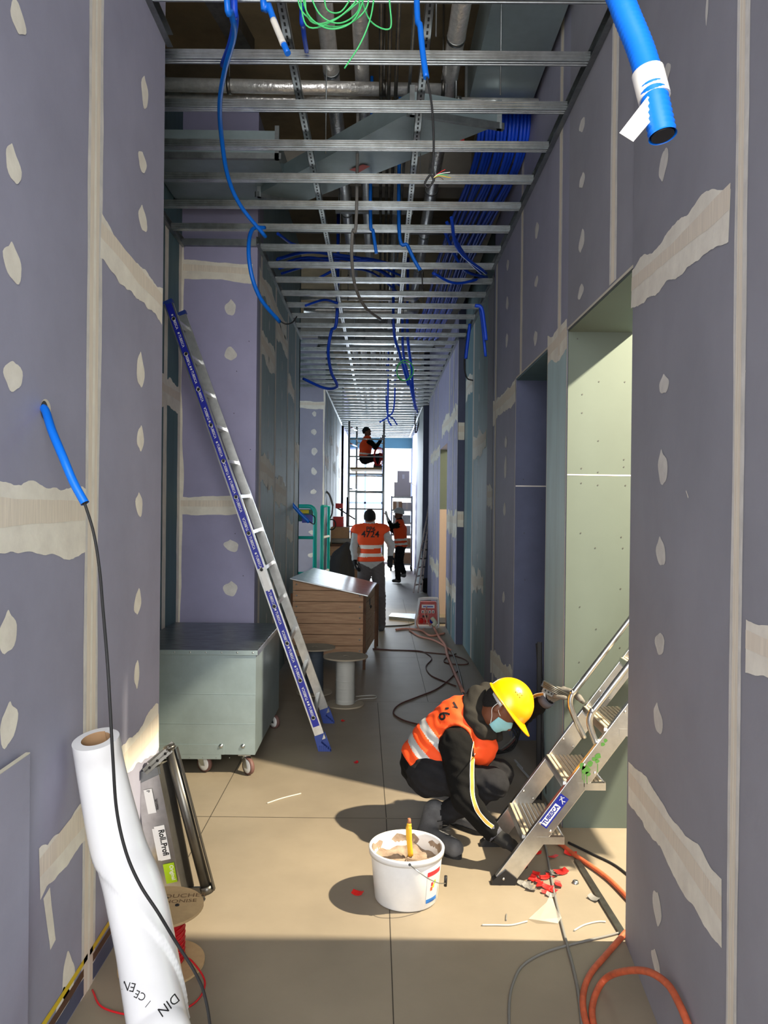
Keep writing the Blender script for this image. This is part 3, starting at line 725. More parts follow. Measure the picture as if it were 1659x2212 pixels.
hang('hanging_conduit', [(505, -40, 3.2), (508, 40, 3.25), (500, 90, 3.4), (482, 140, 3.7)], .016, blued, 'dark blue conduit doubled beside the long one at upper left')
o, w = hang('hanging_conduit', [(568, -40, 3.0), (580, 10, 3.0), (602, 70, 2.98), (622, 116, 2.95)], .012, blue, 'short blue conduit with white tape at the top left of centre')
mb = MB(); mb.tube(spline([P(590, 42, 2.99), P(600, 66, 2.98), P(612, 95, 2.96)], 4), .0128, whitetape, 12); mb.build('tape_wrap', o)
o, w = hang('hanging_conduit', [(572, 492, 5.4), (545, 496, 5.3), (537, 540, 5.2), (545, 600, 5.2), (566, 650, 5.3), (604, 695, 5.5)], .014, blue, 'blue conduit looping down past the left wall corner')
mb = MB(); mb.tube(spline([P(602, 692, 5.5), P(618, 700, 5.5), P(632, 696, 5.6), P(641, 684, 5.7)], 5), .005, rubber, 8); mb.build('cable', o)
hang('hanging_conduit', [(652, -10, 3.4), (655, 60, 3.5), (662, 110, 3.7)], .011, blued, 'dark blue conduit behind the green wire coil')
hang('hanging_conduit', [(800, 462, 5.8), (806, 500, 5.8), (813, 548, 5.8)], .013, blue, 'short blue conduit end hanging in the centre of the grid')
o, w = hang('hanging_conduit', [(862, 494, 5.9), (880, 530, 5.9), (895, 562, 5.9), (908, 584, 5.9)], .014, blue, 'blue conduit with a red mark hanging right of centre')
mb = MB(); mb.tube([P(905, 580, 5.9), P(912, 600, 5.9), P(913, 625, 5.9)], .005, rubber, 8); mb.build('cable', o)
hang('flexible_duct', [(770, 462, 5.2), (762, 500, 5.2), (760, 560, 5.3), (768, 620, 5.5), (790, 665, 5.8), (822, 690, 6.2)], .011, greyc, 'thin grey flexible hose curving through the grid centre', 'hose')
hang('hanging_conduit', [(728, 682, 8.5), (716, 715, 8.6), (709, 760, 8.7), (716, 805, 9.0), (728, 835, 9.3), (700, 838, 9.6), (655, 818, 9.8)], .018, blued, 'blue conduit arc hanging left of centre in the middle distance')
hang('hanging_conduit', [(850, 700, 9), (862, 760, 9.2), (876, 810, 9.4), (882, 832, 9.5)], .016, blued, 'blue conduit hanging straight beside the central pipes')
hang('hanging_conduit', [(880, 715, 10), (888, 790, 10.2), (893, 850, 10.5), (898, 884, 10.8)], .018, blued, 'long blue conduit pair member right of centre in the far grid')
hang('hanging_conduit', [(870, 745, 10), (884, 820, 10.3), (894, 866, 10.6), (900, 882, 10.9)], .016, blued, 'slanting blue conduit crossing a straight one in the far grid')
hang('hanging_conduit', [(1026, 660, 6.4), (1040, 665, 6.4), (1046, 700, 6.4), (1050, 735, 6.4)], .015, blued, 'blue conduit bent over the right wall top')
hang('hanging_conduit', [(1036, 660, 6.5), (1042, 700, 6.5), (1049, 770, 6.5)], .012, blued, 'blue conduit hanging lowest at the right wall top')
hang('black_cable', [(1010, 720, 7.4), (1003, 780, 7.4), (1008, 815, 7.4), (1022, 822, 7.4)], .007, rubber, 'thin black cable hooked down the right wall', 'cable')
hang('hanging_conduit', [(1015, 700, 7.3), (1010, 740, 7.3), (1006, 775, 7.3)], .016, blued, 'short blue conduit above the hooked black cable on the right')
for i, pts in enumerate([[(965, 480, 6.0), (985, 520, 6.2), (1010, 560, 6.6), (1040, 590, 7)], [(960, 500, 6.6), (1000, 580, 7.0), (1052, 600, 7.4)], [(935, 590, 7.0), (985, 612, 7.2), (1052, 598, 7.4)], [(975, 470, 5.8), (990, 540, 6.2), (1050, 590, 6.8)], [(760, 555, 7.3), (820, 572, 7.3), (868, 580, 7.3)], [(690, 600, 7.4), (750, 570, 7.3), (800, 560, 7.3)], [(600, 505, 6.4), (640, 530, 6.8), (700, 532, 7.2)], [(660, 660, 8.0), (700, 648, 8.2), (730, 655, 8.2)]]):
    hang('blue_conduit', pts, .013, blued, 'blue conduit crossing loosely among the services above the grid', 'conduit', 'loose blue conduits above the grid')
o, w = hang('hanging_conduit', [(607, 1035, 9.2), (622, 1075, 9.2), (645, 1105, 9.2), (668, 1128, 9.2)], .022, blue, 'blue conduit sticking out of the left wall before the turquoise platform')
mb = MB(); mb.tube(spline([P(664, 1124, 9.2), P(678, 1132, 9.2), P(680, 1118, 9.2), P(674, 1112, 9.25)], 6), .006, rubber, 8); mb.build('cable', o)
o, w = hang('wall_conduit', [(703, 1060, 14.6), (712, 1070, 14.5), (719, 1092, 14.4)], .02, greyc, 'grey conduit with a looped black cable on the far left wall')
mb = MB(); lp = [P(719, 1090, 14.4), P(717, 1110, 14.4), P(712, 1122, 14.4)] + [P(716 + 9 * math.cos(t), 1133 + 11 * math.sin(t), 14.4) for t in [math.radians(a) for a in range(-100, 261, 30)]]
mb.tube(spline(lp, 4), .012, rubber, 8); mb.build('cable', o)
for i, pts in enumerate([[(852, 870, 14), (838, 900, 14), (820, 912, 14)], [(838, 870, 13), (838, 905, 13), (846, 920, 13)], [(835, 880, 15), (850, 905, 15), (858, 918, 15)], [(888, 860, 16), (899, 880, 16), (902, 892, 16)], [(897, 930, 18), (905, 910, 18), (903, 885, 18)]]):
    hang('dangling_cable', pts, .014, blued if i != 4 else rubber, 'thin cable dangling from the far ceiling grid above the doorway', 'cable', 'cables dangling from the far grid')
# green wire coil
o = thing('green_wire_coil', 'bright green wire coil hanging from the top edge', 'wire', tuple(P(740, -30, 2.6)))
for i, pts in enumerate([[(640, -40), (650, 20), (690, 52), (745, 55), (790, 20), (800, -40)], [(648, -40), (665, 30), (710, 62), (760, 48), (785, 0), (790, -40)], [(660, -40), (690, 30), (735, 50), (775, 20), (770, -40)],
                         [(655, -40), (670, 45), (730, 38), (812, -30), (830, -60)], [(775, -20), (800, 45), (842, 62), (842, 10), (836, -40)], [(810, -20), (800, 40), (778, 95), (744, 148)], [(700, -40), (705, 18), (735, 26), (760, -10), (765, -40)], [(645, -40), (662, 55), (720, 45), (770, 0), (775, -40)]]):
    mb = MB(); mb.tube(spline([P(x, y, 2.55 + .03 * math.sin(i * 2 + j)) for j, (x, y) in enumerate(pts)], 7), .0026, greencab, 8); mb.build('wire', o)
mb = MB(); rr = [P(875 + 18 * math.cos(t), 800 + 22 * math.sin(t), 8) for t in [math.radians(a) for a in range(0, 361, 20)]]; mb.tube(rr, .006, greencab, 6, False); rr = [P(872 + 15 * math.cos(t), 803 + 20 * math.sin(t), 8.05) for t in [math.radians(a) for a in range(0, 361, 20)]]; mb.tube(rr, .005, greencab, 6, False)
tag(mb.build('green_wire_coil'), 'small dark green wire coil hanging in the middle distance', 'wire')

# conduit from the left wall hole with its long black cable
c0 = PL.at(hc[0], hc[1], -.02)
pts = [c0, P(97, 885, 2.31), P(112, 930, 2.22), P(135, 985, 2.16), P(158, 1040, 2.14), P(184, 1088, 2.13)]
mb = MB(); corrugated(mb, spline(pts, 8), .0125, blue, .005, .10, 14)
wc = tag(mb.build('wall_conduit'), 'ribbed blue conduit poking out of the round hole in the left wall', 'conduit')
mb = MB(); mb.tube(spline([P(182, 1084, 2.13), P(202, 1150, 2.12), P(215, 1230, 2.10), P(222, 1310, 2.06), P(232, 1430, 2.0), P(238, 1530, 1.98), P(244, 1640, 1.98), P(252, 1750, 2.0), P(272, 1840, 2.0), P(302, 1910, 2.0), P(342, 1972, 2.0), P(380, 2035, 2.02), P(420, 2098, 2.03), P(442, 2150, 2.04), P(455, 2230, 2.05), P(456, 2330, 2.1)], 8), .0042, rubber, 10)
mb.build('cable', wc)
# ------------------------------------------------------------------ things on the floor
def caster(parent, x, y, r=.058, ang=0.0, name='caster'):
    t = MB(); c = V((x, y, 0)); d = V((math.cos(ang), math.sin(ang), 0)); s_ = V((-d.y, d.x, 0))
    t.box((x - .04, y - .04, .125), (x + .04, y + .04, .131), galv)
    t.cyl((x, y, .105), (x, y, .127), .022, galv, 14)
    for sg in (-1, 1): t.prism([c + d * -.03 + s_ * .02 * sg + V((0, 0, .108)), c + d * .03 + s_ * .02 * sg + V((0, 0, .108)), c + d * .05 + s_ * .02 * sg + V((0, 0, r - .01)), c + d * .02 + s_ * .02 * sg + V((0, 0, r - .012))], s_ * .003, galv)
    o = t.build(name, parent)
    w = MB(); cc = c + d * .035 + V((0, 0, r))
    w.lathe([(0, -.014), (r * .35, -.016), (r * .8, -.013), (r * .8, .013), (r * .35, .016), (0, .014)], white, cc, s_, 24)
    w.lathe([(r * .8, -.014), (r * .97, -.012), (r, 0), (r * .97, .012), (r * .8, .014)], mat('wheel_tyre', (112, 80, 74), .6), cc, s_, 28)
    w.build('wheel', o)
# galvanised rolling box
bx0, bx1, by0, by1 = -1.60, -.782, 4.92, 6.08
t = thing('rolling_storage_box', 'large galvanised sheet metal box on casters against the left wall', 'storage box', ((bx0 + bx1) / 2, (by0 + by1) / 2, 0))
mb = MB(); mb.box((bx0, by0, .135), (bx1, by1, .775), galvbox)
for z in (.33, .52): mb.box((bx0, by0 - .0015, z), (bx1, by0, z + .004), galvbox)
mb.box((bx0, by0 - .003, .135), (bx0 + .62, by0, .20), galvbox); mb.box((bx0, by0 - .002, .105), (bx0 + .60, by0 + .02, .135), galvbox)
for x, z in ((-1.0, .19), (-.86, .19)): mb.lathe([(.016, 0), (.014, .006), (.006, .012), (0, .012)], galv, (x, by0, z), (0, -1, 0), 12)
for k in range(9): mb.lathe([(.004, 0), (.003, .003), (0, .003)], galvd, (bx0 + .06 + k * .085, by0 - .001, .115), (0, -1, 0), 8)
mb.build('body', t, .004)
mb = MB(); mb.box((bx0 - .01, by0 - .012, .788), (bx1 + .012, by1, .806), galvlid); mb.box((bx0 - .01, by0 - .014, .776), (bx1 + .012, by0 - .008, .806), galvbox)
mb.box((bx1 + .008, by0 - .012, .770), (bx1 + .013, by1, .806), galv)
for k in range(8): mb.lathe([(.006, 0), (.004, .003), (0, .003)], galv, (bx0 + .1 + k * .1, by0 - .014, .792), (0, -1, 0), 8)
for k in range(9): mb.box((bx1 - .0, by0 + .1 + k * .11, .8062), (bx1 + .012, by0 + .14 + k * .11, .809), steel)
mb.build('lid', t, .003)
mb = MB(); mb.box((bx0, by0 - .001, .7755), (bx1, by1, .787), blackm); mb.build('lid_gap', t)
mb = MB(); mb.box((bx1 - .28, by0 - .004, .781), (bx1 - .12, by0 - .001, .786), redp); mb.build('red_strip', t)
for x, y in ((bx0 + .45, by0 + .09), (bx1 - .07, by0 + .05), (bx1 - .05, by1 - .07), (bx0 + .1, by1 - .1)): caster(t, x, y, .055, random.uniform(-.9, -.5))

# leaning aluminium ladder
def mix(a, b, t): return a * (1 - t) + b * t
nb = P(699, 1612, 5.45); nt_ = P(364, 655, 5.66)
fb = P(708, 1553, 6.16); ft = P(393, 679, 6.07)
t = thing('leaning_ladder', 'tall aluminium ladder with blue printed rail leaning over the metal box', 'ladder', tuple(nb * 1 + V((0, 0, -nb.z))))
dn = (nt_ - nb).normalized(); yv = V((0, 1, 0)); wv = dn.cross(yv).normalized()
for (a, b, nm, lab) in ((nb, nt_, 'rail', 'rail with blue printed band'), (fb, ft, 'rail', 'plain silver rail')):
    mb = MB(); d = (b - a).normalized(); w_ = d.cross(yv).normalized() * .034; th = yv * .012
    a2 = a + d * .05
    mb.hexa([a2 - w_ - th, a2 + w_ - th, a2 + w_ + th, a2 - w_ + th, b - w_ - th, b + w_ - th, b + w_ + th, b - w_ + th], alu)
    o = mb.build(nm, t); o['label'] = lab
    if a is nb:
        face = MB(); off = yv * -.0128; L = (b - a2).length
        for (s0, s1, wd_, m_) in ((.03, .335, .024, ladblue), (.335, .385, .018, white), (.385, 1.0, .024, ladblue)):
            p0 = a2 + d * L * s0 + off; p1 = a2 + d * L * s1 + off; q = w_.normalized() * wd_
            face.add([p0 - q, p0 + q, p1 + q, p1 - q], [(0, 1, 2, 3)] if (q.cross(d)).dot(yv) < 0 else [(3, 2, 1, 0)], m_)
        face.build('printed_band', o)
        lt = MB(); nrm = w_.normalized()
        for i in range(22):
            s0 = .06 + i * .0425
            if .33 < s0 < .39: continue
            c = a2 + d * L * s0 + off
            flip = i % 3 == 1
            rr = -d if not flip else d
            uu = V((0, -1, 0)).cross(rr) if True else None
            text_on(lt, 'TUBESCA', .026, c, rr, uu, white, .0006, .0004, .9)
            quad_on(lt, c + rr * -.062, rr, uu, .012, .014, white, .0006)
        lt.build('lettering', o)
for i in range(12):
    s0 = (.215 + .278 * i) / 3.40
    a = mix(nb, nt_, s0); b = mix(fb, ft, s0)
    mb = MB(); d = (b - a); mb.bar(a + d * .01, b - d * .01, .030, .026, alu, hint=tuple(dn)); mb.build('rung', t)
    mb = MB(); c = a + V((0, -.0135, 0)); mb.lathe([(.016, 0), (.016, .004), (.011, .004), (.011, -.004)], alu, c, (0, -1, 0), 16); mb.lathe([(.011, 0), (0.0, 0.0005)], blackm, c + V((0, -.002, 0)), (0, -1, 0), 14); mb.build('rung_socket', t)
for a, d_ in ((nb, dn), (fb, (ft - fb).normalized())):
    mb = MB(); w_ = d_.cross(yv).normalized()
    g = V((a.x, a.y, max(0.0, a.z - .03)))
    base = V((a.x, a.y, 0.0 if a is nb else a.z - .03))
    top = a + d_ * .09
    pts = [base + V((-.035, -.024, 0)), base + V((.055, -.024, 0)), top + w_ * .038 + V((0, -.016, 0)), top - w_ * .038 + V((0, -.016, 0))]
    if (pts[1] - pts[0]).cross(pts[2] - pts[1]).y > 0: pts = pts[::-1]
    mb.prism(pts, (0, .045, 0), bluepl)
    for k in range(6): mb.box((base.x - .03 + k * .014, base.y - .028, base.z + .002), (base.x - .024 + k * .014, base.y - .022, base.z + .04), bluepl)
    mb.build('foot', t)
for a in (nt_, ft):
    mb = MB(); mb.bar(a - dn * .01, a + dn * .02, .03, .076, bluepl, hint=(0, 0, 1)); mb.build('end_cap', t)

# wooden chest with sloping metal lid
FR, FL, BR, BL = V((-.15, 8.23, 0)), V((-.92, 8.23, 0)), V((-.05, 9.35, 0)), V((-.80, 9.35, 0))
t = thing('wooden_tool_chest', 'plank chest with sloping sheet metal lid in the middle of the corridor', 'chest', tuple((FR + BL) / 2))
zb, zl, zr = .13, .955, .795
mb = MB(); e = .02
hv = lambda p, z: V((p.x, p.y, z))
mb.hexa([hv(FL, zb) + V((e, e, 0)), hv(FR, zb) + V((-e, e, 0)), hv(BR, zb) + V((-e, -e, 0)), hv(BL, zb) + V((e, -e, 0)), hv(FL, zl) + V((e, e, 0)), hv(FR, zr) + V((-e, e, 0)), hv(BR, zr) + V((-e, -e, 0)), hv(BL, zl) + V((e, -e, 0))], woodd)
mb.build('carcass', t)
nP = 7; hgt = (zl - zb) / nP
for i in range(nP):
    z0 = zb + i * hgt + .003; z1 = zb + (i + 1) * hgt - .004
    mb = MB()
    def topz(s): return zl + (zr - zl) * s
    s1 = 1.0
    x0, x1 = FL.x, FR.x
    if z1 <= zr: mb.box((x0, 8.228, z0), (x1, 8.25, z1), wood)
    else:
        sx = (z1 - zl) / (zr - zl); xa = x0 + (x1 - x0) * max(0, sx)
        if z0 < zr: pts = [V((x0, 8.228, z0)), V((x1, 8.228, z0)), V((x1, 8.228, zr)), V((xa, 8.228, z1)), V((x0, 8.228, z1))]
        else:
            s0 = (z0 - zl) / (zr - zl); pts = [V((x0, 8.228, z0)), V((x0 + (x1 - x0) * s0, 8.228, z0)), V((xa, 8.228, z1)), V((x0, 8.228, z1))]
        mb.prism(pts, (0, .022, 0), wood)
    for x in (x0 + .04, x1 - .05):
        if z0 + .06 < topz((x - x0) / (x1 - x0)): mb.lathe([(.009, 0), (.006, .004), (0, .004)], galv, (x, 8.228, z0 + .06), (0, -1, 0), 10)
    mb.build('front_plank', t)
for i in range(6):
    z0 = zb + i * (zr - zb) / 6 + .003; z1 = zb + (i + 1) * (zr - zb) / 6 - .003; mb = MB()
    mb.hexa([hv(FR, z0) + V((0, .05, 0)), hv(BR, z0), hv(BR, z0) + V((-.02, 0, 0)), hv(FR, z0) + V((-.02, .05, 0)), hv(FR, z1) + V((0, .05, 0)), hv(BR, z1), hv(BR, z1) + V((-.02, 0, 0)), hv(FR, z1) + V((-.02, .05, 0))][::1], wood)
    mb.build('side_plank', t)
for p in ((-.165, 8.205), (-.05, 9.38), (-.03, 9.6)):
    mb = MB(); mb.box((p[0], p[1], 0 if p[1] > 8.3 else 0), (p[0] + .03, p[1] + .045, zr - .01 if p[1] < 9.5 else .78), woodd); mb.build('corner_post', t)
mb = MB(); mb.box((-.945, 8.24, .0), (-.918, 8.30, .80), woodd); mb.build('corner_post', t)
lid = MB()
A = [V((-.945, 8.17, zl + .005)), V((-.115, 8.17, zr - .012)), V((-.025, 9.45, zr - .0)), V((-.80, 9.45, zl + .018))]
lid.hexa(A + [p + V((0, 0, .014)) for p in A], galv)
lo = lid.build('lid', t, .002)
mb = MB(); mb.box((-.118, 8.75, .62), (-.095, 8.79, .70), blackm); mb.tube([(-.09, 8.77, .62), (-.082, 8.77, .60), (-.09, 8.79, .58), (-.098, 8.78, .61)], .005, blackm, 8); mb.build('hasp', t)

# cable drums
def drum(x, y, r1, r2, h, rc, mcore, mdisc, label, name='cable_drum', ht=.012, grp=None, strands=True):
    t = thing(name, label, 'cable drum', (x, y, 0))
    for z, r in ((0.002, r2), (h - ht, r1)):
        mb = MB(); mb.lathe([(.022, z), (r, z), (r, z + ht), (.022, z + ht), (.022, z)], mdisc, (x, y, 0), (0, 0, 1), 48, False); mb.build('flange', t)
    mb = MB(); prof = []; z = .016; k = 0
    while z < h - ht - .002:
        prof += [(rc - .002 + random.uniform(-.002, .002), z), (rc + .003 + random.uniform(-.002, .002), z + .004)]; z += .008
    mb.lathe([(0.03, .016)] + prof + [(.03, h - ht)], mcore, (x, y, 0), (0, 0, 1), 40); mb.build('wound_cable', t)
    mb = MB(); mb.lathe([(.022, .004), (.022, h - .004)], blackm, (x, y, 0), (0, 0, 1), 20); mb.build('hub', t)
    return t
dp = PZ(748, 1496, 0)
paled = mat('pale_fibre_disc', (172, 160, 140), .8, noise=.1); wcab = mat('white_cable', (186, 186, 180), .6); gcab = mat('slate_cable', (70, 80, 92), .6)
drum(-.285, 6.72, .195, .165, .43, .082, wcab, paled, 'drum of white cable standing in front of the plank chest')
drum(-.59, 7.15, .19, .165, .43, .080, gcab, paled, 'drum of slate blue cable half hidden behind the ladder')
mb = MB(); mb.tube(spline([(-.21, 6.74, .02), (-.15, 6.9, .008), (-.02, 6.95, .007), (-.04, 7.05, .007), (-.2, 7.0, .007)], 6), .004, wcab, 6); tag(mb.build('loose_cable'), 'loose end of white cable lying beside its drum', 'cable')
# spool with red cable
sx, sy = -.80, 2.88
t = drum(sx, sy, .152, .158, .222, .080, red, ply, 'fibreboard spool of red cable with pen writing on top', 'cable_spool', .009)
mb = MB(); rv = V((1, .12, 0)); uv_ = V((-.12, 1, 0))
text_on(mb, 'TOUCHER', .040, (sx + .055, sy + .075, .2225), rv, uv_, inkb, .0004, .0002); text_on(mb, 'HONISE', .034, (sx + .06, sy + .035, .2225), rv, uv_, inkb, .0004, .0002); text_on(mb, 'NE PAS', .03, (sx - .09, sy + .085, .2225), rv, uv_, inkb, .0004, .0002)
mb.build('lettering', t)
for x, y in ((sx + .055, sy + .005), (sx, sy + .055)):
    mb = MB(); mb.lathe([(.008, 0), (.008, .003), (.003, .003), (.003, 0)], blackm, (x, y, .2222), (0, 0, 1), 14); mb.build('screw', t)
mb = MB()
for k in range(9):
    z = .03 + k * .021; mb.tube([V((sx + .084 * math.cos(a), sy + .084 * math.sin(a), z + .018 * a / 3.0)) for a in [i * .35 - 1.8 for i in range(12)]], .003, red, 6)
mb.build('top_turns', t)
mb = MB(); mb.tube(spline([(sx + .08, sy - .02, .05), (sx + .13, sy - .05, .04), (sx + .19, sy - .12, .006), (sx + .17, sy - .24, .005), (sx + .05, sy - .30, .005), (sx - .12, sy - .26, .005), (sx - .2, sy - .16, .005)], 8), .0034, red, 8)
mb.build('loose_end', t)

# roll of white film leaning against the left wall
pts = [P(208, 1597, 2.49), P(222, 1672, 2.51), P(258, 1831, 2.45), P(283, 1914, 2.38), P(306, 2011, 2.30), P(327, 2112, 2.20), P(346, 2212, 2.10)]
pts.append(pts[-1] + (pts[-1] - pts[-2]) * .8); e = pts[-1] + (pts[-1] - pts[-2]) * 1.0; e.z = .0; pts.append(V((e.x, e.y, .012)))
t = thing('film_roll', 'long slumping roll of white plastic film leaning against the left wall', 'roll', (pts[-1].x, pts[-1].y, 0))
sp = spline(pts, 10); n = len(sp); vs = []; NR = 72
tck = [0.0]; 
for i in range(1, n): tck.append(tck[-1] + (sp[i] - sp[i - 1]).length)
a_, b_ = frame_from(sp[1] - sp[0]); mb = MB()
for i, p in enumerate(sp):
    d = (sp[min(i + 1, n - 1)] - sp[max(0, i - 1)]).normalized(); a_ = (a_ - d * a_.dot(d)).normalized(); b_ = d.cross(a_); s = tck[i] / tck[-1]
    for j in range(NR):
        th = 2 * math.pi * j / NR
        r = .0715 + .006 * s + .010 * math.exp(-((s - .45) / .2) ** 2) * math.cos(2 * th + 3 * s) + .0035 * math.sin(3 * th + 9 * s) * s
        spr = ((th / (2 * math.pi) + s * 1.3 + .2) % 1.0); r += .0095 * spr ** 2 + .004 * max(0, math.sin(2 * math.pi * (spr * 1.0 + .25 + s * .8))) * min(1, s * 3)      # spiral fold of the outer sheet
        vs.append(p + (a_ * math.cos(th) + b_ * math.sin(th)) * r)
mb.add(vs, [(i * NR + j, i * NR + (j + 1) % NR, (i + 1) * NR + (j + 1) % NR, (i + 1) * NR + j) for i in range(n - 1) for j in range(NR)], film, True)
d0 = (sp[1] - sp[0]).normalized(); top = [V(v) for v in vs[:NR]]; c0 = sp[0] - d0 * .004
inr = [sp[0] + (v - sp[0]) * .62 - d0 * .002 for v in top]; deep = [q + d0 * .12 for q in inr]
mb.add(top + inr + deep, [(j, NR + j, NR + (j + 1) % NR, (j + 1) % NR) for j in range(NR)], film)
mb.build('film', t)
mb = MB(); mb.add(inr + deep, [(j, NR + j, NR + (j + 1) % NR, (j + 1) % NR) for j in range(NR)] + [tuple(range(NR, 2 * NR))], card, True); mb.build('cardboard_core', t)
bm_roll = BVHTree.FromPolygons([V(v) for v in vs], [(i * NR + j, i * NR + (j + 1) % NR, (i + 1) * NR + (j + 1) % NR, (i + 1) * NR + j) for i in range(n - 1) for j in range(NR)])
def decal(mb, s_, size, x, y, dist, ang, m, bvh, off=.001, bold=0.0, sx_=1.0):
    """text laid on a surface, pressed on along the line of sight direction at that spot"""
    vs_, fs_ = text_mesh(s_, size, bold); c = P(x, y, dist); d = (c - CAM).normalized(); r = d.cross(V((0, 0, 1))).normalized(); u = r.cross(d)
    r2 = r * math.cos(ang) + u * math.sin(ang); u2 = -r * math.sin(ang) + u * math.cos(ang); out = []
    for v in vs_:
        o_ = c + r2 * v.x * sx_ + u2 * v.y - d * .35; hit = bvh.ray_cast(o_, d, 1.2)
        if hit[0] is None: return False
        out.append(hit[0] - d * off)
    mb.add(out, fs_, m); return True
mb = MB()
decal(mb, 'NIQ', .034, 364, 2172, 2.15, math.radians(32), ink, bm_roll) if False else None
decal(mb, 'DIN', .034, 364, 2170, 2.15, math.radians(215), ink, bm_roll); decal(mb, 'CE', .032, 389, 2143, 2.15, math.radians(215), ink, bm_roll)
decal(mb, 'EN', .030, 278, 2130, 2.2, math.radians(160), ink, bm_roll); decal(mb, 'CE', .026, 303, 2150, 2.2, math.radians(150), ink, bm_roll); decal(mb, '/', .026, 320, 2168, 2.2, math.radians(150), ink, bm_roll)
mb.build('lettering', t)

# film unroller (steel tray and roller) leaning by the spool
t = thing('film_unroller', 'metal roller frame with white and lime stickers leaning beside the film roll', 'dispenser', (-.88, 3.3, 0))
Yt = 3.32
A0 = P(284, 1674, Yt); A1 = P(344, 1655, Yt); B1 = P(398, 1926, Yt); B0 = P(348, 1990, Yt)
B0 = A0 + (B1 - A1); dv = V((.0, .055, 0))
mb = MB(); mb.hexa([B0, B1, B1 + dv, B0 + dv, A0, A1, A1 + dv, A0 + dv], alu); tr = mb.build('tray', t, .006)
mb = MB(); e = (B1 - A1); k_ = (A1 - A0)
mb.hexa([A1 + e * 1.02 - k_ * .05 - V((0, .006, 0)), A1 + e * 1.02 + k_ * .22 + V((0, .05, 0)), A1 + e * 1.02 + k_ * .22 + V((0, .06, 0)), A1 + e * 1.02 - k_ * .05 + V((0, .06, 0)), A1 - k_ * .05 - V((0, .006, 0)), A1 + k_ * .22 + V((0, .05, 0)), A1 + k_ * .22 + V((0, .06, 0)), A1 - k_ * .05 + V((0, .06, 0))], steel)
mb.build('edge_rail', t)
mb = MB(); mb.hexa([A0 + e * .09 - V((0, .003, 0)), A1 + e * .06 - V((0, .003, 0)), A1 + e * .06 + dv, A0 + e * .09 + dv, A0 - V((0, .003, 0)), A1 - V((0, .003, 0)), A1 + dv, A0 + dv], galvd); mb.build('end_band', t)
rT = P(366, 1615, Yt + .04); rB = P(447, 1922, Yt + .04)
mb = MB(); mb.tube([rT, rB], .0235, steel, 24); ro = mb.build('roller', t)
mb = MB(); rd = (rB - rT).normalized(); mb.tube([rB - rd * .02, rB + rd * .012], .028, steel, 20); mb.tube([rT - rd * .008, rT + rd * .004], .026, steel, 20); mb.build('roller_end', t)
mb = MB(); sd = V((.034, -.004, .003)); mb.bar(rT + sd, rB + sd, .005, .02, steel); mb.build('side_bar', t)
br = MB(); q = P(312, 1668, Yt - .02); p1 = rT + V((.01, -.02, 0)); ax = (p1 - q).normalized(); sd2 = V((ax.z, 0, -ax.x)) * .016
br.prism([q - sd2, p1 - sd2, p1 + sd2, q + sd2][::-1], (0, .004, 0), steel)
q2 = q + V((0, .07, .01)); p2 = p1 + V((0, .06, .004)); br.prism([q2 - sd2, p2 - sd2, p2 + sd2, q2 + sd2][::-1], (0, .004, 0), steel); br.hexa([q - sd2 * .2, p1 - sd2 * .2, p2 - sd2 * .2, q2 - sd2 * .2, q + sd2 * .2, p1 + sd2 * .2, p2 + sd2 * .2, q2 + sd2 * .2], steel)
for s in (.2, .5, .8): br.cyl(mix(q, p1, s) - V((0, .004, 0)), mix(q, p1, s) + V((0, .002, 0)), .006, blackm, 10)
br.build('bracket', t)
br = MB(); q = P(398, 1924, Yt + .03); br.bar(q, rB + V((.0, 0, -.002)), .03, .012, steel, hint=(0, 1, 0)); br.tube([rB, rB + V((-.02, 0, -.03)), rB + V((-.025, 0, -.045))], .010, steel, 12); br.build('bracket', t)
# stickers on tray
mb = MB(); r_ = -e.normalized() * -1; u_ = V((0, -1, 0)).cross(r_).normalized()
def tray(sx_, sy_): return A0 + (A1 - A0) * sx_ + e * sy_ + V((0, -.004, 0))
def tq(cx, cy, w, h, m, off=.0006): quad_on(mb, tray(cx, cy), r_, u_, w, h, m, off)
Lt = e.length
tq(.46, .24, .105, .036, white); tq(.6, .58, .15, .045, white); tq(.44, .58, .14, .025, white, .0003); tq(.66, .825, .085, .048, lime)
text_on(mb, 'Roll..Profi', .036, tray(.64, .58), r_, u_, ink, .0012, .0012, .80); text_on(mb, 'Original', .024, tray(.74, .825), r_, u_, white, .0012, .0003, .85)
text_on(mb, 'BEWERBE', .012, tray(.66, .28), r_, u_, ink, .0012, .0003, .9); text_on(mb, 'P', .020, tray(.46, .16), r_, u_, ink, .0012, .0003)
mb.build('stickers', tr)

# plasterboard offcut leaning on the left wall
mb = MB(); mb.box((-1.004, 1.15, 0), (-.992, 2.2, 1.01), purple); mb.box((-1.0042, 1.15, 1.0102), (-.9918, 2.2, 1.013), cream)
tag(mb.build('plasterboard_offcut'), 'low grey plasterboard offcut standing against the left wall', 'board')

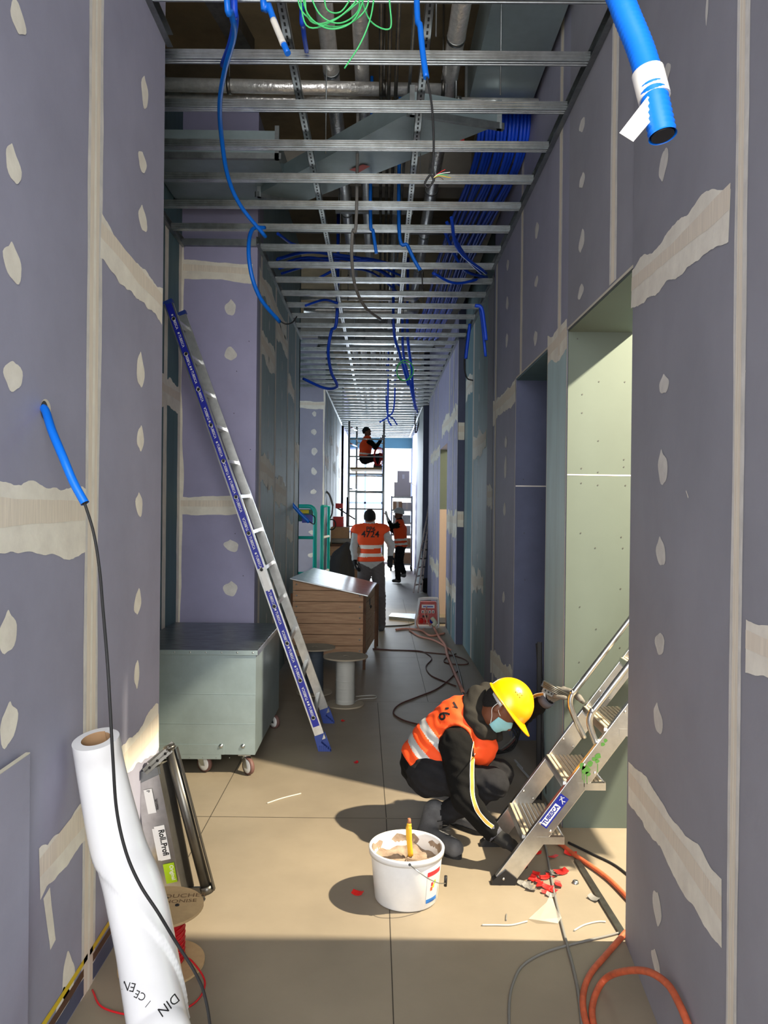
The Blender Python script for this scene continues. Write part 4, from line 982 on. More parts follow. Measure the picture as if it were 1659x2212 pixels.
# plaster bucket
bxc, byc = .135, 3.40
t = thing('plaster_bucket', 'white plastic bucket of grey plaster standing on the brightly lit floor', 'bucket', (bxc, byc, 0))
mb = MB(); ro_ = .160; hh = .232
mb.lathe([(0, .002), (.134, .002), (.139, .008), (.1585, hh - .03), (.1585, hh - .028), (.166, hh - .028), (.168, hh - .006), (.163, hh), (.156, hh - .004), (.153, hh - .03), (.146, .14)], bucketm, (bxc, byc, 0), (0, 0, 1), 64)
mb.build('bucket_shell', t)
mb = MB(); N = 48; prof = []
rings = []
for i, (r, z) in enumerate(((.1525, .205), (.150, .165), (.10, .158), (.05, .165), (0.001, .162))):
    for j in range(N):
        th = 2 * math.pi * j / N; rings.append(V((bxc + r * math.cos(th), byc + r * math.sin(th), z + (.008 * math.sin(5 * th + i) + .006 * math.sin(11 * th)) * (1 if i else 2))))
mb.add(rings, [(i * N + j, (i + 1) * N + j, (i + 1) * N + (j + 1) % N, i * N + (j + 1) % N) for i in range(4) for j in range(N)], plaster, True); mb.build('plaster', t)
mb = MB(); k0 = P(886, 1869, 3.25); k1 = P(962, 1907, 3.33)
mb.tube(spline([P(885, 1868, 3.24), P(900, 1880, 3.215), P(925, 1898, 3.22), P(948, 1908, 3.26), P(962, 1908, 3.31)], 8), .0022, galv, 8)
mb.cyl(P(885, 1868, 3.245), P(885, 1868, 3.23), .006, blackm, 10); mb.build('handle', t)
mb = MB(); mb.tube([P(963, 1892, 3.34), P(962, 1914, 3.34)], .007, blackp, 12); mb.build('handle_grip', t)
mb = MB()
def onb(a0, a1, z0, z1, m, off=.0008):
    vs_ = []; K = 8
    for i in range(K + 1):
        a = a0 + (a1 - a0) * i / K
        for z in (z0, z1):
            r = .139 + (.1585 - .139) * (z / (hh - .03)) + off; vs_.append((bxc + r * math.cos(a), byc + r * math.sin(a), z))
    mb.add(vs_, [(2 * i, 2 * i + 2, 2 * i + 3, 2 * i + 1) for i in range(K)], m)
onb(-.98, -.42, .035, .165, mat('sticker_pale', (206, 206, 206), .5)); onb(-.98, -.40, .148, .168, stickr, .0014); onb(-.98, -.50, .030, .048, mat('sticker_blue', (30, 110, 190), .5), .0014)
for a, z, m in ((-.78, .11, stickr), (-.72, .10, yellowp), (-.66, .115, lime), (-.8, .09, orange)): onb(a - .04, a + .04, z - .008, z + .008, m, .002)
mb.build('sticker', t)
t = thing('filling_tool', 'yellow handled scraper standing in the plaster bucket', 'tool', tuple(P(884, 1850, 3.42)))
mb = MB(); mb.tube(spline([P(887, 1848, 3.42), P(884, 1815, 3.42), P(883, 1790, 3.42), P(884, 1778, 3.42)], 5), [.012] * 6 + [.0135] * 6 + [.011] * 3 + [.009], mat('yellow_handle', (222, 170, 40), .5), 14); mb.build('handle', t)
mb = MB(); mb.tube([P(884, 1780, 3.42), P(884, 1768, 3.42)], [.009, .007], mat('worn_tip', (150, 100, 70), .7), 12); mb.build('handle_end', t)
mb = MB(); mb.tube([P(887, 1846, 3.42), P(888, 1862, 3.42)], .006, steel, 8); mb.bar(P(888, 1858, 3.42), P(888, 1875, 3.42), .05, .003, steel); mb.build('blade', t)

# step ladder with deep treads standing in the doorway
t = thing('step_ladder', 'aluminium tread step ladder with handrails in the right doorway', 'step ladder', (.6, 3.72, 0))
sn = V((.585, 3.53, .03)); slope = V((.187, 0, .25)).normalized(); Ls = 1.75
perp = V((slope.z, 0, -slope.x)); 
def stile(y, nm, lab=None):
    mb = MB(); a = V((sn.x + .0, y, .012)); b = a + slope * Ls; w_ = perp * .043; th = V((0, .0125, 0))
    mb.hexa([a - w_ - th, a + w_ - th, a + w_ + th, a - w_ + th, b - w_ - th, b + w_ - th, b + w_ + th, b - w_ + th], alu)
    o = mb.build(nm, t, .002)
    for s_ in (.33, .68, 1.0, 1.32):
        for sg in (-.6, .6): m2 = MB(); m2.lathe([(.007, 0), (.005, .004), (0, .005)], alu, a + slope * (s_ * .96) + perp * sg * .05 - th, (0, -1, 0), 12); m2.build('rivet', o)
    return o
SY0, SY1 = 3.53, 3.93
s_near = stile(SY0, 'stile', 'stile with blue sticker and green paint'); s_far = stile(SY1, 'stile')
for y in (SY0, SY1):
    mb = MB(); c = V((sn.x, y, 0)); mb.prism([c + V((-.055, -.02, 0)), c + V((.055, -.02, 0)), c + V((.062, -.02, .03)), c + V((.01, -.02, .07)), c + V((-.05, -.02, .02))], (0, .04, 0), blackp); mb.lathe([(.006, 0), (.004, .004), (0, .004)], alu, c + V((.0, -.021, .03)), (0, -1, 0), 10); mb.build('foot', t)
base = V((sn.x, 0, .012))
for i in range(6):
    f = P(1130, 1806, SY0); z = f.z + .25 * i; x = f.x + .187 * i
    mb = MB(); mb.box((x, SY0 + .012, z - .022), (x + .185, SY1 - .012, z), alu)
    for k in range(9): mb.box((x + .004 + k * .02, SY0 + .012, z), (x + .016 + k * .02, SY1 - .012, z + .004), tread)
    mb.box((x - .003, SY0 + .012, z - .035), (x, SY1 - .012, z + .005), alu); mb.box((x + .185, SY0 - .005, z - .032), (x + .188, SY1, z + .004), alu); mb.box((x + .06, SY0 - .014, z - .032), (x + .188, SY0 - .0125, z + .002), alu)
    mb.build('tread', t)
for y, dx in ((SY0 + .02, 0), (SY1 - .02, 0)):
    f = P(1287, 1600, SY0); g = P(1276, 1563, SY0); h_ = P(1283, 1537, SY0); e1 = P(1300, 1518, SY0)
    pts = [V((f.x + .05, y, f.z - .10)), V((f.x, y, f.z)), V((g.x, y, g.z)), V((h_.x, y, h_.z)), V((e1.x, y, e1.z)), V((e1.x, y, e1.z)) + slope * .7]
    mb = MB(); mb.tube(spline(pts, 7), .0145, alu, 14); mb.build('handrail', t)
mb = MB(); c = V((sn.x, SY0 - .0125, .012))
cpx = P(1196, 1752, SY0 - .013); r_ = slope; u_ = V((-slope.z, 0, slope.x))
quad_on(mb, cpx, r_, u_, .17, .046, stickb, .0004); quad_on(mb, cpx - r_ * .022, r_, u_, .112, .031, white, .0008)
text_on(mb, 'TUBESCA', .0265, cpx - r_ * .022, r_, u_, stickb, .0012, .0011, .93)
c2 = cpx + r_ * .063                                     # small white running figure mark
def seg(a, b, w): 
    a = c2 + r_ * a[0] + u_ * a[1]; b = c2 + r_ * b[0] + u_ * b[1]; n_ = V((0, -1, 0)); d = (b - a).normalized(); q = d.cross(n_) * w
    o_ = n_ * .0012; mb.add([a - q + o_, b - q + o_, b + q + o_, a + q + o_], [(0, 1, 2, 3)], white)
for a, b, w in (((-.004, -.004), (.006, .008), .002), ((-.004, -.004), (-.013, -.014), .0016), ((-.004, -.004), (.003, -.016), .0016), ((.006, .008), (-.008, .009), .0013), ((.006, .008), (.016, -.002), .0013), ((.008, .011), (.011, .014), .003)): seg(a, b, w)
mb.build('sticker', s_near)
mb = MB()
for (x, y, s_) in ((1265, 1662, 1.9), (1258, 1655, 1.4), (1275, 1650, 1.2), (1270, 1672, 1.1), (1283, 1640, 1.0), (1292, 1633, 1.3), (1302, 1608, .9), (1308, 1600, .8), (1290, 1644, .9)):
    c = P(x, y, SY0 - .0135); K = 12; pts = [c + V((.0105 * s_ * math.cos(a) * (1 + .2 * math.sin(3 * a + x)), -.0005, .0105 * s_ * math.sin(a) * (1 + .15 * math.cos(2 * a + y)))) for a in [2 * math.pi * i / K for i in range(K)]]
    mb.add(pts, [tuple(range(K))], greenpaint)
for x, y0_, y1_ in ((1262, 1672, 1700), (1268, 1675, 1694), (1258, 1668, 1685), (1291, 1650, 1668)):
    a = P(x, y0_, SY0 - .0135); b = P(x, y1_, SY0 - .0135); mb.add([a + V((-.0018, -.0005, 0)), b + V((-.0015, -.0005, 0)), b + V((.0015, -.0005, 0)), a + V((.0018, -.0005, 0))], [(0, 1, 2, 3)], greenpaint)
mb.build('paint_splash', s_near)

# black metal profiles leaning in the corner by the pier
for i, (xt, yt_, xb, yb_, lab) in enumerate(((1185, 1387, 1163, 1730, 'tall black metal profile leaning by the teal pier, left of the pair'), (1193, 1390, 1184, 1725, 'tall black metal profile leaning by the teal pier, right of the pair'))):
    b = PZ(xb, yb_ , 0); a = P(xt, yt_, b.y + .16); a.x = min(a.x, .985); mb = MB(); mb.bar(b + V((0, 0, .01)), a, .028, .002, blackm, hint=(0, 1, 0)); mb.bar(b + V((.013, -.012, .01)), a + V((.013, -.012, 0)), .002, .024, blackm, hint=(0, 1, 0))
    mb.bar(b + V((-.013, -.012, .01)), a + V((-.013, -.012, 0)), .002, .024, blackm, hint=(0, 1, 0)); tag(mb.build('metal_profile'), lab, 'profile', 'black profiles by the pier')
b = PZ(1205, 1720, 0); mb = MB(); mb.hexa([b + V((-.03, 0, .0)), b + V((.05, 0, 0)), b + V((.05, .012, 0)), b + V((-.03, .012, 0)), P(1190, 1500, b.y + .1), P(1222, 1500, b.y + .1), P(1222, 1500, b.y + .112), P(1190, 1500, b.y + .112)], mat('lilac_strip', (186, 186, 214), .7)); tag(mb.build('board_strip'), 'pale lilac board strip leaning behind the black profiles', 'board')
# cables, hoses and trims on the floor
def floor_cable(name, pts, r, m, label, cat='cable', grp=None, z=None, n=10):
    w = []
    for p in pts:
        zz = p[2] if len(p) > 2 else r * 1.05
        w.append(PZ(p[0], p[1], zz))
    mb = MB(); mb.tube(spline(w, 8), r, m, n); return tag(mb.build(name), label, cat, grp)
floor_cable('air_hose', [(1120, 1790, .03), (1193, 1813), (1243, 1848), (1309, 1894), (1356, 1940), (1420, 2010), (1470, 2050)], .0115, orangehose, 'dusty orange hose passing under the step ladder', 'hose')
floor_cable('air_hose', [(1352, 2014, .013), (1309, 2063), (1276, 2103), (1260, 2146), (1263, 2198), (1285, 2260)], .0115, orangehose, 'dusty orange hose curving down from the right wall corner', 'hose')
mb = MB(); mb.tube(spline([PZ(1300, 2270, .013), PZ(1280, 2200, .013), PZ(1284, 2155, .014), PZ(1306, 2116, .03), P(1343, 2099, 2.62), P(1396, 2098, 2.48), P(1440, 2124, 2.36), P(1468, 2170, 2.25), P(1490, 2225, 2.17), P(1505, 2290, 2.1)], 8), .0115, orangehose, 12); tag(mb.build('air_hose'), 'dusty orange hose looping up beside the right wall', 'hose')
floor_cable('floor_cable', [(1356, 2010), (1310, 2022), (1250, 2036), (1180, 2056), (1130, 2085), (1108, 2125), (1100, 2170), (1101, 2250)], .0048, greyc, 'dark grey cable sweeping across the shaded floor at lower right')
floor_cable('floor_cable', [(1170, 1800), (1181, 1839), (1190, 1890), (1202, 1950), (1223, 2033), (1238, 2090), (1250, 2150), (1262, 2260)], .0058, greyc, 'grey cable running straight down past the red scraps')
a = PZ(1246, 1858, .006); b = PZ(1352, 2028, .006)
mb = MB(); mb.bar(a, b, .028, .010, steel); tag(mb.build('metal_trim'), 'scratched metal trim lying on the brightly lit floor by the doorway', 'trim')
floor_cable('floor_cable', [(1228, 1820), (1280, 1845), (1330, 1870), (1380, 1910)], .006, rubber, 'black cable on the floor leading into the right doorway')
floor_cable('floor_cable', [(1000, 1495), (968, 1420), (962, 1395), (948, 1375), (935, 1350), (931, 1340)], .016, salmon, 'thick pink cable trailing from the distribution box')
floor_cable('floor_cable', [(1004, 1560), (998, 1480), (985, 1430), (975, 1405)], .010, greyc, 'grey cable running behind the crouching worker')
floor_cable('floor_cable', [(905, 1565), (870, 1555), (850, 1540), (862, 1522), (900, 1506), (940, 1490), (968, 1470), (988, 1450)], .006, brownc, 'dark red cable curling behind the crouching worker')
floor_cable('floor_cable', [(805, 1401), (850, 1404), (905, 1406), (925, 1414), (932, 1424), (920, 1440), (930, 1458), (955, 1470), (985, 1482)], .006, brownc, 'dark cable wandering across the middle floor')
floor_cable('floor_cable', [(806, 1403), (880, 1405), (930, 1410), (975, 1415), (1005, 1425), (1010, 1434), (985, 1435), (960, 1430), (965, 1420), (985, 1412)], .006, brownc, 'dark red cable ending in a loop on the middle floor')
floor_cable('floor_cable', [(960, 1368), (930, 1373), (910, 1362), (880, 1358), (855, 1360)], .014, salmon, 'pink cable lying in front of the distribution box')
floor_cable('floor_cable', [(822, 1353), (850, 1352), (880, 1350), (900, 1345)], .008, rubber, 'black cable between the chest and the distribution box')
floor_cable('floor_cable', [(885, 1362), (905, 1374), (935, 1382), (955, 1392), (975, 1405)], .012, salmon, 'pink cable crossing in front of the distribution box')
# coil behind the worker
o = thing('cable_coil', 'black and red cable coil with clear hose behind the worker', 'cable', tuple(PZ(1090, 1640, 0)))
cc = PZ(1085, 1625, 0)
for i in range(6):
    mb = MB(); r0 = .09 + .012 * i; tl = .35 + .1 * i
    mb.tube([cc + V((r0 * math.cos(a), r0 * .5 * math.sin(a) + .02 * i - .05, .11 + r0 * .95 * math.sin(a + .2 * i) * .9)) for a in [2 * math.pi * j / 24 for j in range(25)]], .006, [rubber, rubber, rubber, rubber, brownc, greyc][i], 8, False); mb.build('cable', o)
# clear plastic and debris
def scrap(x, y, s_, m, lab, name='scrap', kind='curl'):
    s_ *= .85; c = PZ(x, y, .004); K = 5; mb = MB(); an = random.uniform(0, 6.28); L = s_; wd = s_ * .32
    d = V((math.cos(an), math.sin(an), 0)); q = V((-d.y, d.x, 0)); vs_ = []
    for i in range(K + 1):
        u = i / K - .5; z = .004 + .028 * s_ / .05 * (u * u) * random.uniform(.6, 1.2)
        for sg in (-1, 1): vs_.append(c + d * L * u + q * wd * sg * (1 - .5 * abs(u)) + V((0, 0, z + .003 * sg)))
    mb.add(vs_, [(2 * i, 2 * i + 2, 2 * i + 3, 2 * i + 1) for i in range(K)], m); 
    o = mb.build(name); so = o.modifiers.new('th', 'SOLIDIFY'); so.thickness = .0016
    return tag(o, lab, 'scrap')
for i, (x, y, s_) in enumerate(((1150, 1900, .06), (1162, 1905, .05), (1175, 1897, .055), (1188, 1893, .05), (1166, 1914, .06), (1183, 1918, .06), (1206, 1912, .06), (1195, 1925, .05), (1178, 1928, .04), (1158, 1888, .04))):
    o = scrap(x, y, s_, redp, 'curled red plastic scrap in the heap beside the ladder foot', 'plastic_scrap'); o['group'] = 'red scraps in the heap'
for i, (x, y, s_, l) in enumerate(((1160, 1843, .05, 'under the lowest ladder tread at left'), (1194, 1852, .06, 'under the lowest ladder tread in the middle'), (1232, 1845, .07, 'under the lowest ladder tread at right'), (1212, 1885, .08, 'lying straight between heap and metal trim'))):
    scrap(x, y, s_, redp, 'red plastic scrap ' + l, 'plastic_scrap')
scrap(772, 1931, .06, redp, 'V shaped red plastic scrap in the shadow of the bucket', 'plastic_scrap')
scrap(741, 1558, .04, redp, 'tiny red scrap on the floor by the ladder foot', 'plastic_scrap'); scrap(769, 1648, .04, red, 'tiny dark red scrap on the floor in front of the ladder', 'plastic_scrap')
for i, (x, y, s_) in enumerate(((1132, 1910, .07), (1140, 1916, .06), (1188, 1883, .05), (1196, 1890, .05), (1190, 1935, .05), (1282, 1942, .06), (1148, 1922, .05))):
    o = scrap(x, y, s_, greyc, 'grey cable sheath scrap among the debris at the ladder', 'sheath_scrap'); o['group'] = 'grey sheath scraps'
mb = MB(); P0 = [PZ(x, y, .003) for x, y in ((1142, 1985), (1165, 1994), (1205, 1995), (1213, 1988), (1200, 1960), (1190, 1935), (1180, 1950))]
mb.add([p + V((0, 0, .012 * (i % 2))) for i, p in enumerate(P0)], [tuple(range(7))[::-1]], ptrans); o = mb.build('plastic_sheet'); so = o.modifiers.new('th', 'SOLIDIFY'); so.thickness = .001; tag(o, 'crumpled clear plastic sheet on the brightly lit floor', 'plastic')
floor_cable('cable_offcut', [(1041, 1998), (1070, 1998), (1105, 1998), (1139, 1990)], .0035, wcab, 'grey printed cable offcut on the brightly lit floor', 'cable')
floor_cable('cable_offcut', [(1240, 2010), (1262, 1998), (1290, 1991), (1308, 1991)], .0035, wcab, 'bent grey cable offcut near the metal trim', 'cable')
floor_cable('cable_offcut', [(577, 1735), (610, 1724), (650, 1714)], .0035, cream, 'thin pale stick on the floor in front of the metal box', 'stick')
floor_cable('cable_offcut', [(1094, 1975), (1093, 1988)], .003, greyc, 'tiny upright wire offcut on the brightly lit floor', 'cable')
mb = MB(); c = PZ(1243, 1907, .002); mb.lathe([(.016, 0), (.013, .01), (.006, .012), (0, .006)], galv, c, (0, 0, 1), 7); tag(mb.build('foil_scrap'), 'small crumpled foil ball on the brightly lit floor', 'scrap')
# ------------------------------------------------------------------ organic bodies from blended volumes
def sdf_mesh(prims, res, subtract=(), planes=(), grow=0.0, wr=0.0):
    """prims: ('cap', a, b, ra, rb, label, k) / ('ell', c, (rx,ry,rz), (ax,ay,az), label, k)"""
    lo = np.array([1e9] * 3); hi = -lo
    for p in prims:
        if p[0] == 'cap':
            for q, r in ((p[1], p[3]), (p[2], p[4])): q = np.array(q); lo = np.minimum(lo, q - r); hi = np.maximum(hi, q + r)
        else: q = np.array(p[1]); r = max(p[2]); lo = np.minimum(lo, q - r); hi = np.maximum(hi, q + r)
    lo -= grow + 3 * res; hi += grow + 3 * res
    n = np.ceil((hi - lo) / res).astype(int) + 1
    F = np.full(n, 1.0, np.float32); Lb = np.zeros(n, np.int16); Best = np.full(n, 1.0, np.float32)
    def rng(l, h):
        i0 = np.maximum(0, np.floor((l - lo) / res).astype(int)); i1 = np.minimum(n, np.ceil((h - lo) / res).astype(int) + 1)
        return i0, np.maximum(i1, i0)
    def grid(i0, i1):
        return np.meshgrid(*[(lo[a] + res * np.arange(i0[a], i1[a])).astype(np.float32) for a in range(3)], indexing='ij')
    def dist(p, X, Y_, Z):
        if p[0] == 'cap':
            a = np.array(p[1]); b = np.array(p[2]); ab = b - a; L2 = max(float(ab @ ab), 1e-9)
            t = np.clip(((X - a[0]) * ab[0] + (Y_ - a[1]) * ab[1] + (Z - a[2]) * ab[2]) / L2, 0, 1)
            return np.sqrt((X - a[0] - t * ab[0]) ** 2 + (Y_ - a[1] - t * ab[1]) ** 2 + (Z - a[2] - t * ab[2]) ** 2) - (p[3] + t * (p[4] - p[3]))
        c = np.array(p[1]); r = p[2]; ax = p[3]; q = [((X - c[0]) * ax[i][0] + (Y_ - c[1]) * ax[i][1] + (Z - c[2]) * ax[i][2]) for i in range(3)]
        k0 = np.sqrt((q[0] / r[0]) ** 2 + (q[1] / r[1]) ** 2 + (q[2] / r[2]) ** 2); k1 = np.sqrt((q[0] / r[0] ** 2) ** 2 + (q[1] / r[1] ** 2) ** 2 + (q[2] / r[2] ** 2) ** 2)
        return np.where(k1 > 1e-6, k0 * (k0 - 1) / np.maximum(k1, 1e-6), -min(r))
    for p in prims:
        k = p[-1]; m_ = 0.07 + grow + k
        if p[0] == 'cap': l = np.minimum(np.array(p[1]) - p[3], np.array(p[2]) - p[4]) - m_; h = np.maximum(np.array(p[1]) + p[3], np.array(p[2]) + p[4]) + m_
        else: l = np.array(p[1]) - max(p[2]) - m_; h = np.array(p[1]) + max(p[2]) + m_
        i0, i1 = rng(l, h); X, Y_, Z = grid(i0, i1); d = dist(p, X, Y_, Z)
        sl = tuple(slice(i0[a], i1[a]) for a in range(3)); f = F[sl]; be = Best[sl]; lb = Lb[sl]
        closer = d < be; lb[closer] = p[-2]; be[closer] = d[closer]
        hh = np.clip(0.5 + 0.5 * (f - d) / k, 0, 1); F[sl] = f * (1 - hh) + d * hh - k * hh * (1 - hh)
    F -= grow
    for p in subtract:
        l = (np.minimum(np.array(p[1]) - p[3], np.array(p[2]) - p[4]) if p[0] == 'cap' else np.array(p[1]) - max(p[2])) - .1; h = (np.maximum(np.array(p[1]) + p[3], np.array(p[2]) + p[4]) if p[0] == 'cap' else np.array(p[1]) + max(p[2])) + .1
        i0, i1 = rng(l, h); X, Y_, Z = grid(i0, i1); sl = tuple(slice(i0[a], i1[a]) for a in range(3)); F[sl] = np.maximum(F[sl], -dist(p, X, Y_, Z))
    if planes:
        X, Y_, Z = grid(np.zeros(3, int), n)
        for c, nn in planes: F = np.maximum(F, (X - c[0]) * nn[0] + (Y_ - c[1]) * nn[1] + (Z - c[2]) * nn[2])
    if wr:
        X, Y_, Z = grid(np.zeros(3, int), n)
        F += (Lb <= 1) * wr * (np.sin(52 * X + 3 * np.sin(23 * Z) + 20 * Z) * np.sin(61 * Z + 2.5 * np.sin(29 * X) - 14 * Y_) + .6 * np.sin(110 * Z + 60 * X + 2 * np.sin(40 * Y_)))
    S = F < 0; m = n - 1
    cnt = sum(S[i:i + m[0], j:j + m[1], k:k + m[2]].astype(np.int8) for i in (0, 1) for j in (0, 1) for k in (0, 1))
    act = (cnt > 0) & (cnt < 8); idx = np.argwhere(act); ids = -np.ones(m, np.int64); ids[act] = np.arange(len(idx))
    acc = np.zeros((len(idx), 3)); w = np.zeros(len(idx)); I, J, K = idx.T
    cor = [(i, j, k) for i in (0, 1) for j in (0, 1) for k in (0, 1)]
    for a in cor:
        for ax in range(3):
            if a[ax]: continue
            b = list(a); b[ax] = 1
            fa = F[I + a[0], J + a[1], K + a[2]]; fb = F[I + b[0], J + b[1], K + b[2]]; cr = (fa < 0) != (fb < 0)
            t = np.where(cr, fa / np.where(fa == fb, 1, fa - fb), 0)
            pos = np.array(a, float)[None, :].repeat(len(idx), 0); pos[:, ax] += t
            acc[cr] += pos[cr]; w[cr] += 1
    vs = lo + (idx + acc / w[:, None]) * res
    faces = []
    for ax in range(3):
        u, v = [(1, 2), (2, 0), (0, 1)][ax]
        sl0 = [slice(1, -1)] * 3; sl0[ax] = slice(0, -1); sl1 = list(sl0); sl1[ax] = slice(1, None)
        A = S[tuple(sl0)]; B = S[tuple(sl1)]; df = A != B; q = np.argwhere(df); off = np.array([1, 1, 1]); off[ax] = 0; q = q + off
        sg = S[q[:, 0], q[:, 1], q[:, 2]]
        du = np.zeros(3, int); du[u] = 1; dv = np.zeros(3, int); dv[v] = 1
        g = lambda c: ids[c[:, 0], c[:, 1], c[:, 2]]
        f = np.stack([g(q - du - dv), g(q - dv), g(q), g(q - du)], 1)
        f[~sg] = f[~sg][:, ::-1]; faces.append(f)
    faces = np.concatenate(faces); faces = faces[(faces >= 0).all(1)]
    lab = Lb[I, J, K]
    # a little relaxing
    nb_ = np.zeros_like(vs); c_ = np.zeros(len(vs))
    for a, b in ((0, 1), (1, 2), (2, 3), (3, 0)):
        np.add.at(nb_, faces[:, a], vs[faces[:, b]]); np.add.at(nb_, faces[:, b], vs[faces[:, a]]); np.add.at(c_, faces[:, a], 1); np.add.at(c_, faces[:, b], 1)
    vs = vs * .5 + .5 * nb_ / np.maximum(c_, 1)[:, None]
    return vs, faces, lab
def sdf_obj(name, prims, res, mats, parent=None, matfn=None, subtract=(), planes=(), grow=0.0, wr=0.0):
    vs, fs, lab = sdf_mesh(prims, res, subtract, planes, grow, wr)
    me = bpy.data.meshes.new(name); me.from_pydata(vs.tolist(), [], fs.tolist()); me.update()
    for m in mats: me.materials.append(m)
    fl = lab[fs].max(1) if matfn is None else matfn(vs[fs].mean(1), lab[fs[:, 0]])
    me.polygons.foreach_set('material_index', np.clip(fl, 0, len(mats) - 1).astype(np.int32)); me.polygons.foreach_set('use_smooth', [True] * len(fs))
    o = bpy.data.objects.new(name, me); COL.objects.link(o)
    if parent: setparent(o, parent)
    return o
def C_(a, b, ra, rb, lab, k=.03): return ('cap', tuple(a), tuple(b), ra, rb, lab, k)
def E_(c, r, ax, lab, k=.03): return ('ell', tuple(c), r, [tuple(x) for x in ax], lab, k)
def axes(f, u):
    f = V(f).normalized(); u = V(u); u = (u - f * u.dot(f)).normalized(); return f, f.cross(u).normalized(), u      # forward, right, up
def hand(wrist, tip_dir, palm_dir, side, lab, curl=.5, s=1.0):
    """palm with four unequal bent fingers and a side thumb; side = +1/-1 picks the thumb side"""
    d = V(tip_dir).normalized(); n = V(palm_dir); n = (n - d * n.dot(d)).normalized(); w = d.cross(n).normalized() * side; out = []
    W_ = V(wrist); pc = W_ + d * .05 * s
    out += [C_(W_, pc, .026 * s, .030 * s, lab, .015)]
    for i, (o_, L) in enumerate(((.030, .040), (.011, .046), (-.009, .043), (-.027, .034))):
        b = W_ + d * .085 * s + w * o_ * s; out.append(C_(W_ + d * .02 * s + w * o_ * .6 * s, b, .016 * s, .0125 * s, lab, .01)); p = b; dd = d.copy()
        for j in range(3):
            a = curl * (1.1 if j else .8); dd = (dd * math.cos(a) + n * math.sin(a)).normalized(); nn = n; q = p + dd * L * (1, .65, .5)[j] * s
            out.append(C_(p, q, .0115 * s, .0105 * s, lab, .004)); p = q
            n2 = (n * math.cos(a) - d * math.sin(a)); 
    b = W_ + d * .02 * s + w * .025 * s; p1 = b + (d * .6 + w * .8 + n * .3).normalized() * .045 * s; p2 = p1 + (d * .8 + w * .1 + n * .7).normalized() * .035 * s
    out += [C_(b, p1, .015 * s, .013 * s, lab, .008), C_(p1, p2, .012 * s, .011 * s, lab, .006)]
    return out
def head_prims(c, f, u, lab, s=1.0):
    F_, R_, U_ = axes(f, u); c = V(c); ax = (F_, R_, U_)
    return [E_(c + U_ * .02 * s, (.095 * s, .075 * s, .095 * s), ax, lab, .02), E_(c + F_ * .015 * s - U_ * .045 * s, (.068 * s, .056 * s, .072 * s), ax, lab, .02),
            C_(c + F_ * .085 * s - U_ * .0 * s, c + F_ * .108 * s - U_ * .030 * s, .010 * s, .013 * s, lab, .012),
            E_(c + F_ * .060 * s - U_ * .09 * s, (.025 * s, .022 * s, .018 * s), ax, lab, .02),
            E_(c + F_ * .085 * s + U_ * .025 * s, (.012 * s, .048 * s, .010 * s), ax, lab, .012),
            C_(c + F_ * .078 * s - U_ * .058 * s + R_ * .018 * s, c + F_ * .078 * s - U_ * .058 * s - R_ * .018 * s, .010 * s, .010 * s, lab, .008),
            E_(c + R_ * .078 * s - F_ * .005 * s, (.018 * s, .008 * s, .030 * s), ax, lab, .005), E_(c - R_ * .078 * s - F_ * .005 * s, (.018 * s, .008 * s, .030 * s), ax, lab, .005)]
def helmet(parent, c, f, u, m, s=1.0, band=True):
    F_, R_, U_ = axes(f, u); c = V(c); mb = MB(); N, M_ = 40, 12
    def pt(th, ph, e=0.0):
        ridge = 1 + .035 * max(0, 1 - abs(math.sin(th) * math.cos(ph)) / .22) * math.sin(ph) ** .5 if ph > .2 else 1
        r = [.130 * s + e, .108 * s + e, .132 * s + e]
        return c + (F_ * math.cos(th) * math.cos(ph) * r[0] + R_ * math.sin(th) * math.cos(ph) * r[1] + U_ * math.sin(ph) * r[2]) * ridge
    vs = [pt(2 * math.pi * j / N, math.pi / 2 * i / M_) for i in range(M_ + 1) for j in range(N)]
    mb.add(vs, [(i * N + j, i * N + (j + 1) % N, (i + 1) * N + (j + 1) % N, (i + 1) * N + j) for i in range(M_) for j in range(N)], m, True)
    rim = []
    for j in range(N):
        th = 2 * math.pi * j / N; fr = max(0, math.cos(th)); e = .010 * s + .055 * s * fr ** 2.2
        a = pt(th, 0); dirv = (F_ * math.cos(th) * .8 + R_ * math.sin(th) * (.4 if fr > .3 else 1)).normalized(); b = a + dirv * e - U_ * (.012 * s * fr + .006 * s)
        rim += [a, b, b - U_ * .005 * s, a - U_ * .008 * s]
    mb.add(rim, [(4 * j + k, 4 * ((j + 1) % N) + k, 4 * ((j + 1) % N) + (k + 1) % 4, 4 * j + (k + 1) % 4) for j in range(N) for k in range(4)], m, True)
    for dx in (-.01, .012, .034):
        for r_ in (-1,): 
            q = pt(math.radians(-62), math.radians(38)) if False else None
    o = mb.build('helmet', parent)
    if band:
        sl = MB()
        for k in range(6):
            th = math.radians(90 + (k % 3 - 1) * 9); ph = math.radians(36 + (k // 3) * 8); a = pt(th, ph, .0012 * s); b = pt(th + .06, ph, .0012 * s); sl.bar(a, b, .0025, .0012, blackm)
        sl.build('vent_slots', o)
        hb = MB(); hb.tube([c + (F_ * math.cos(t) * .104 * s + R_ * math.sin(t) * .082 * s) - U_ * .022 * s for t in [math.radians(a) for a in range(95, 266, 10)]], .013 * s, silver, 8); hb.build('head_band', o)
    return o

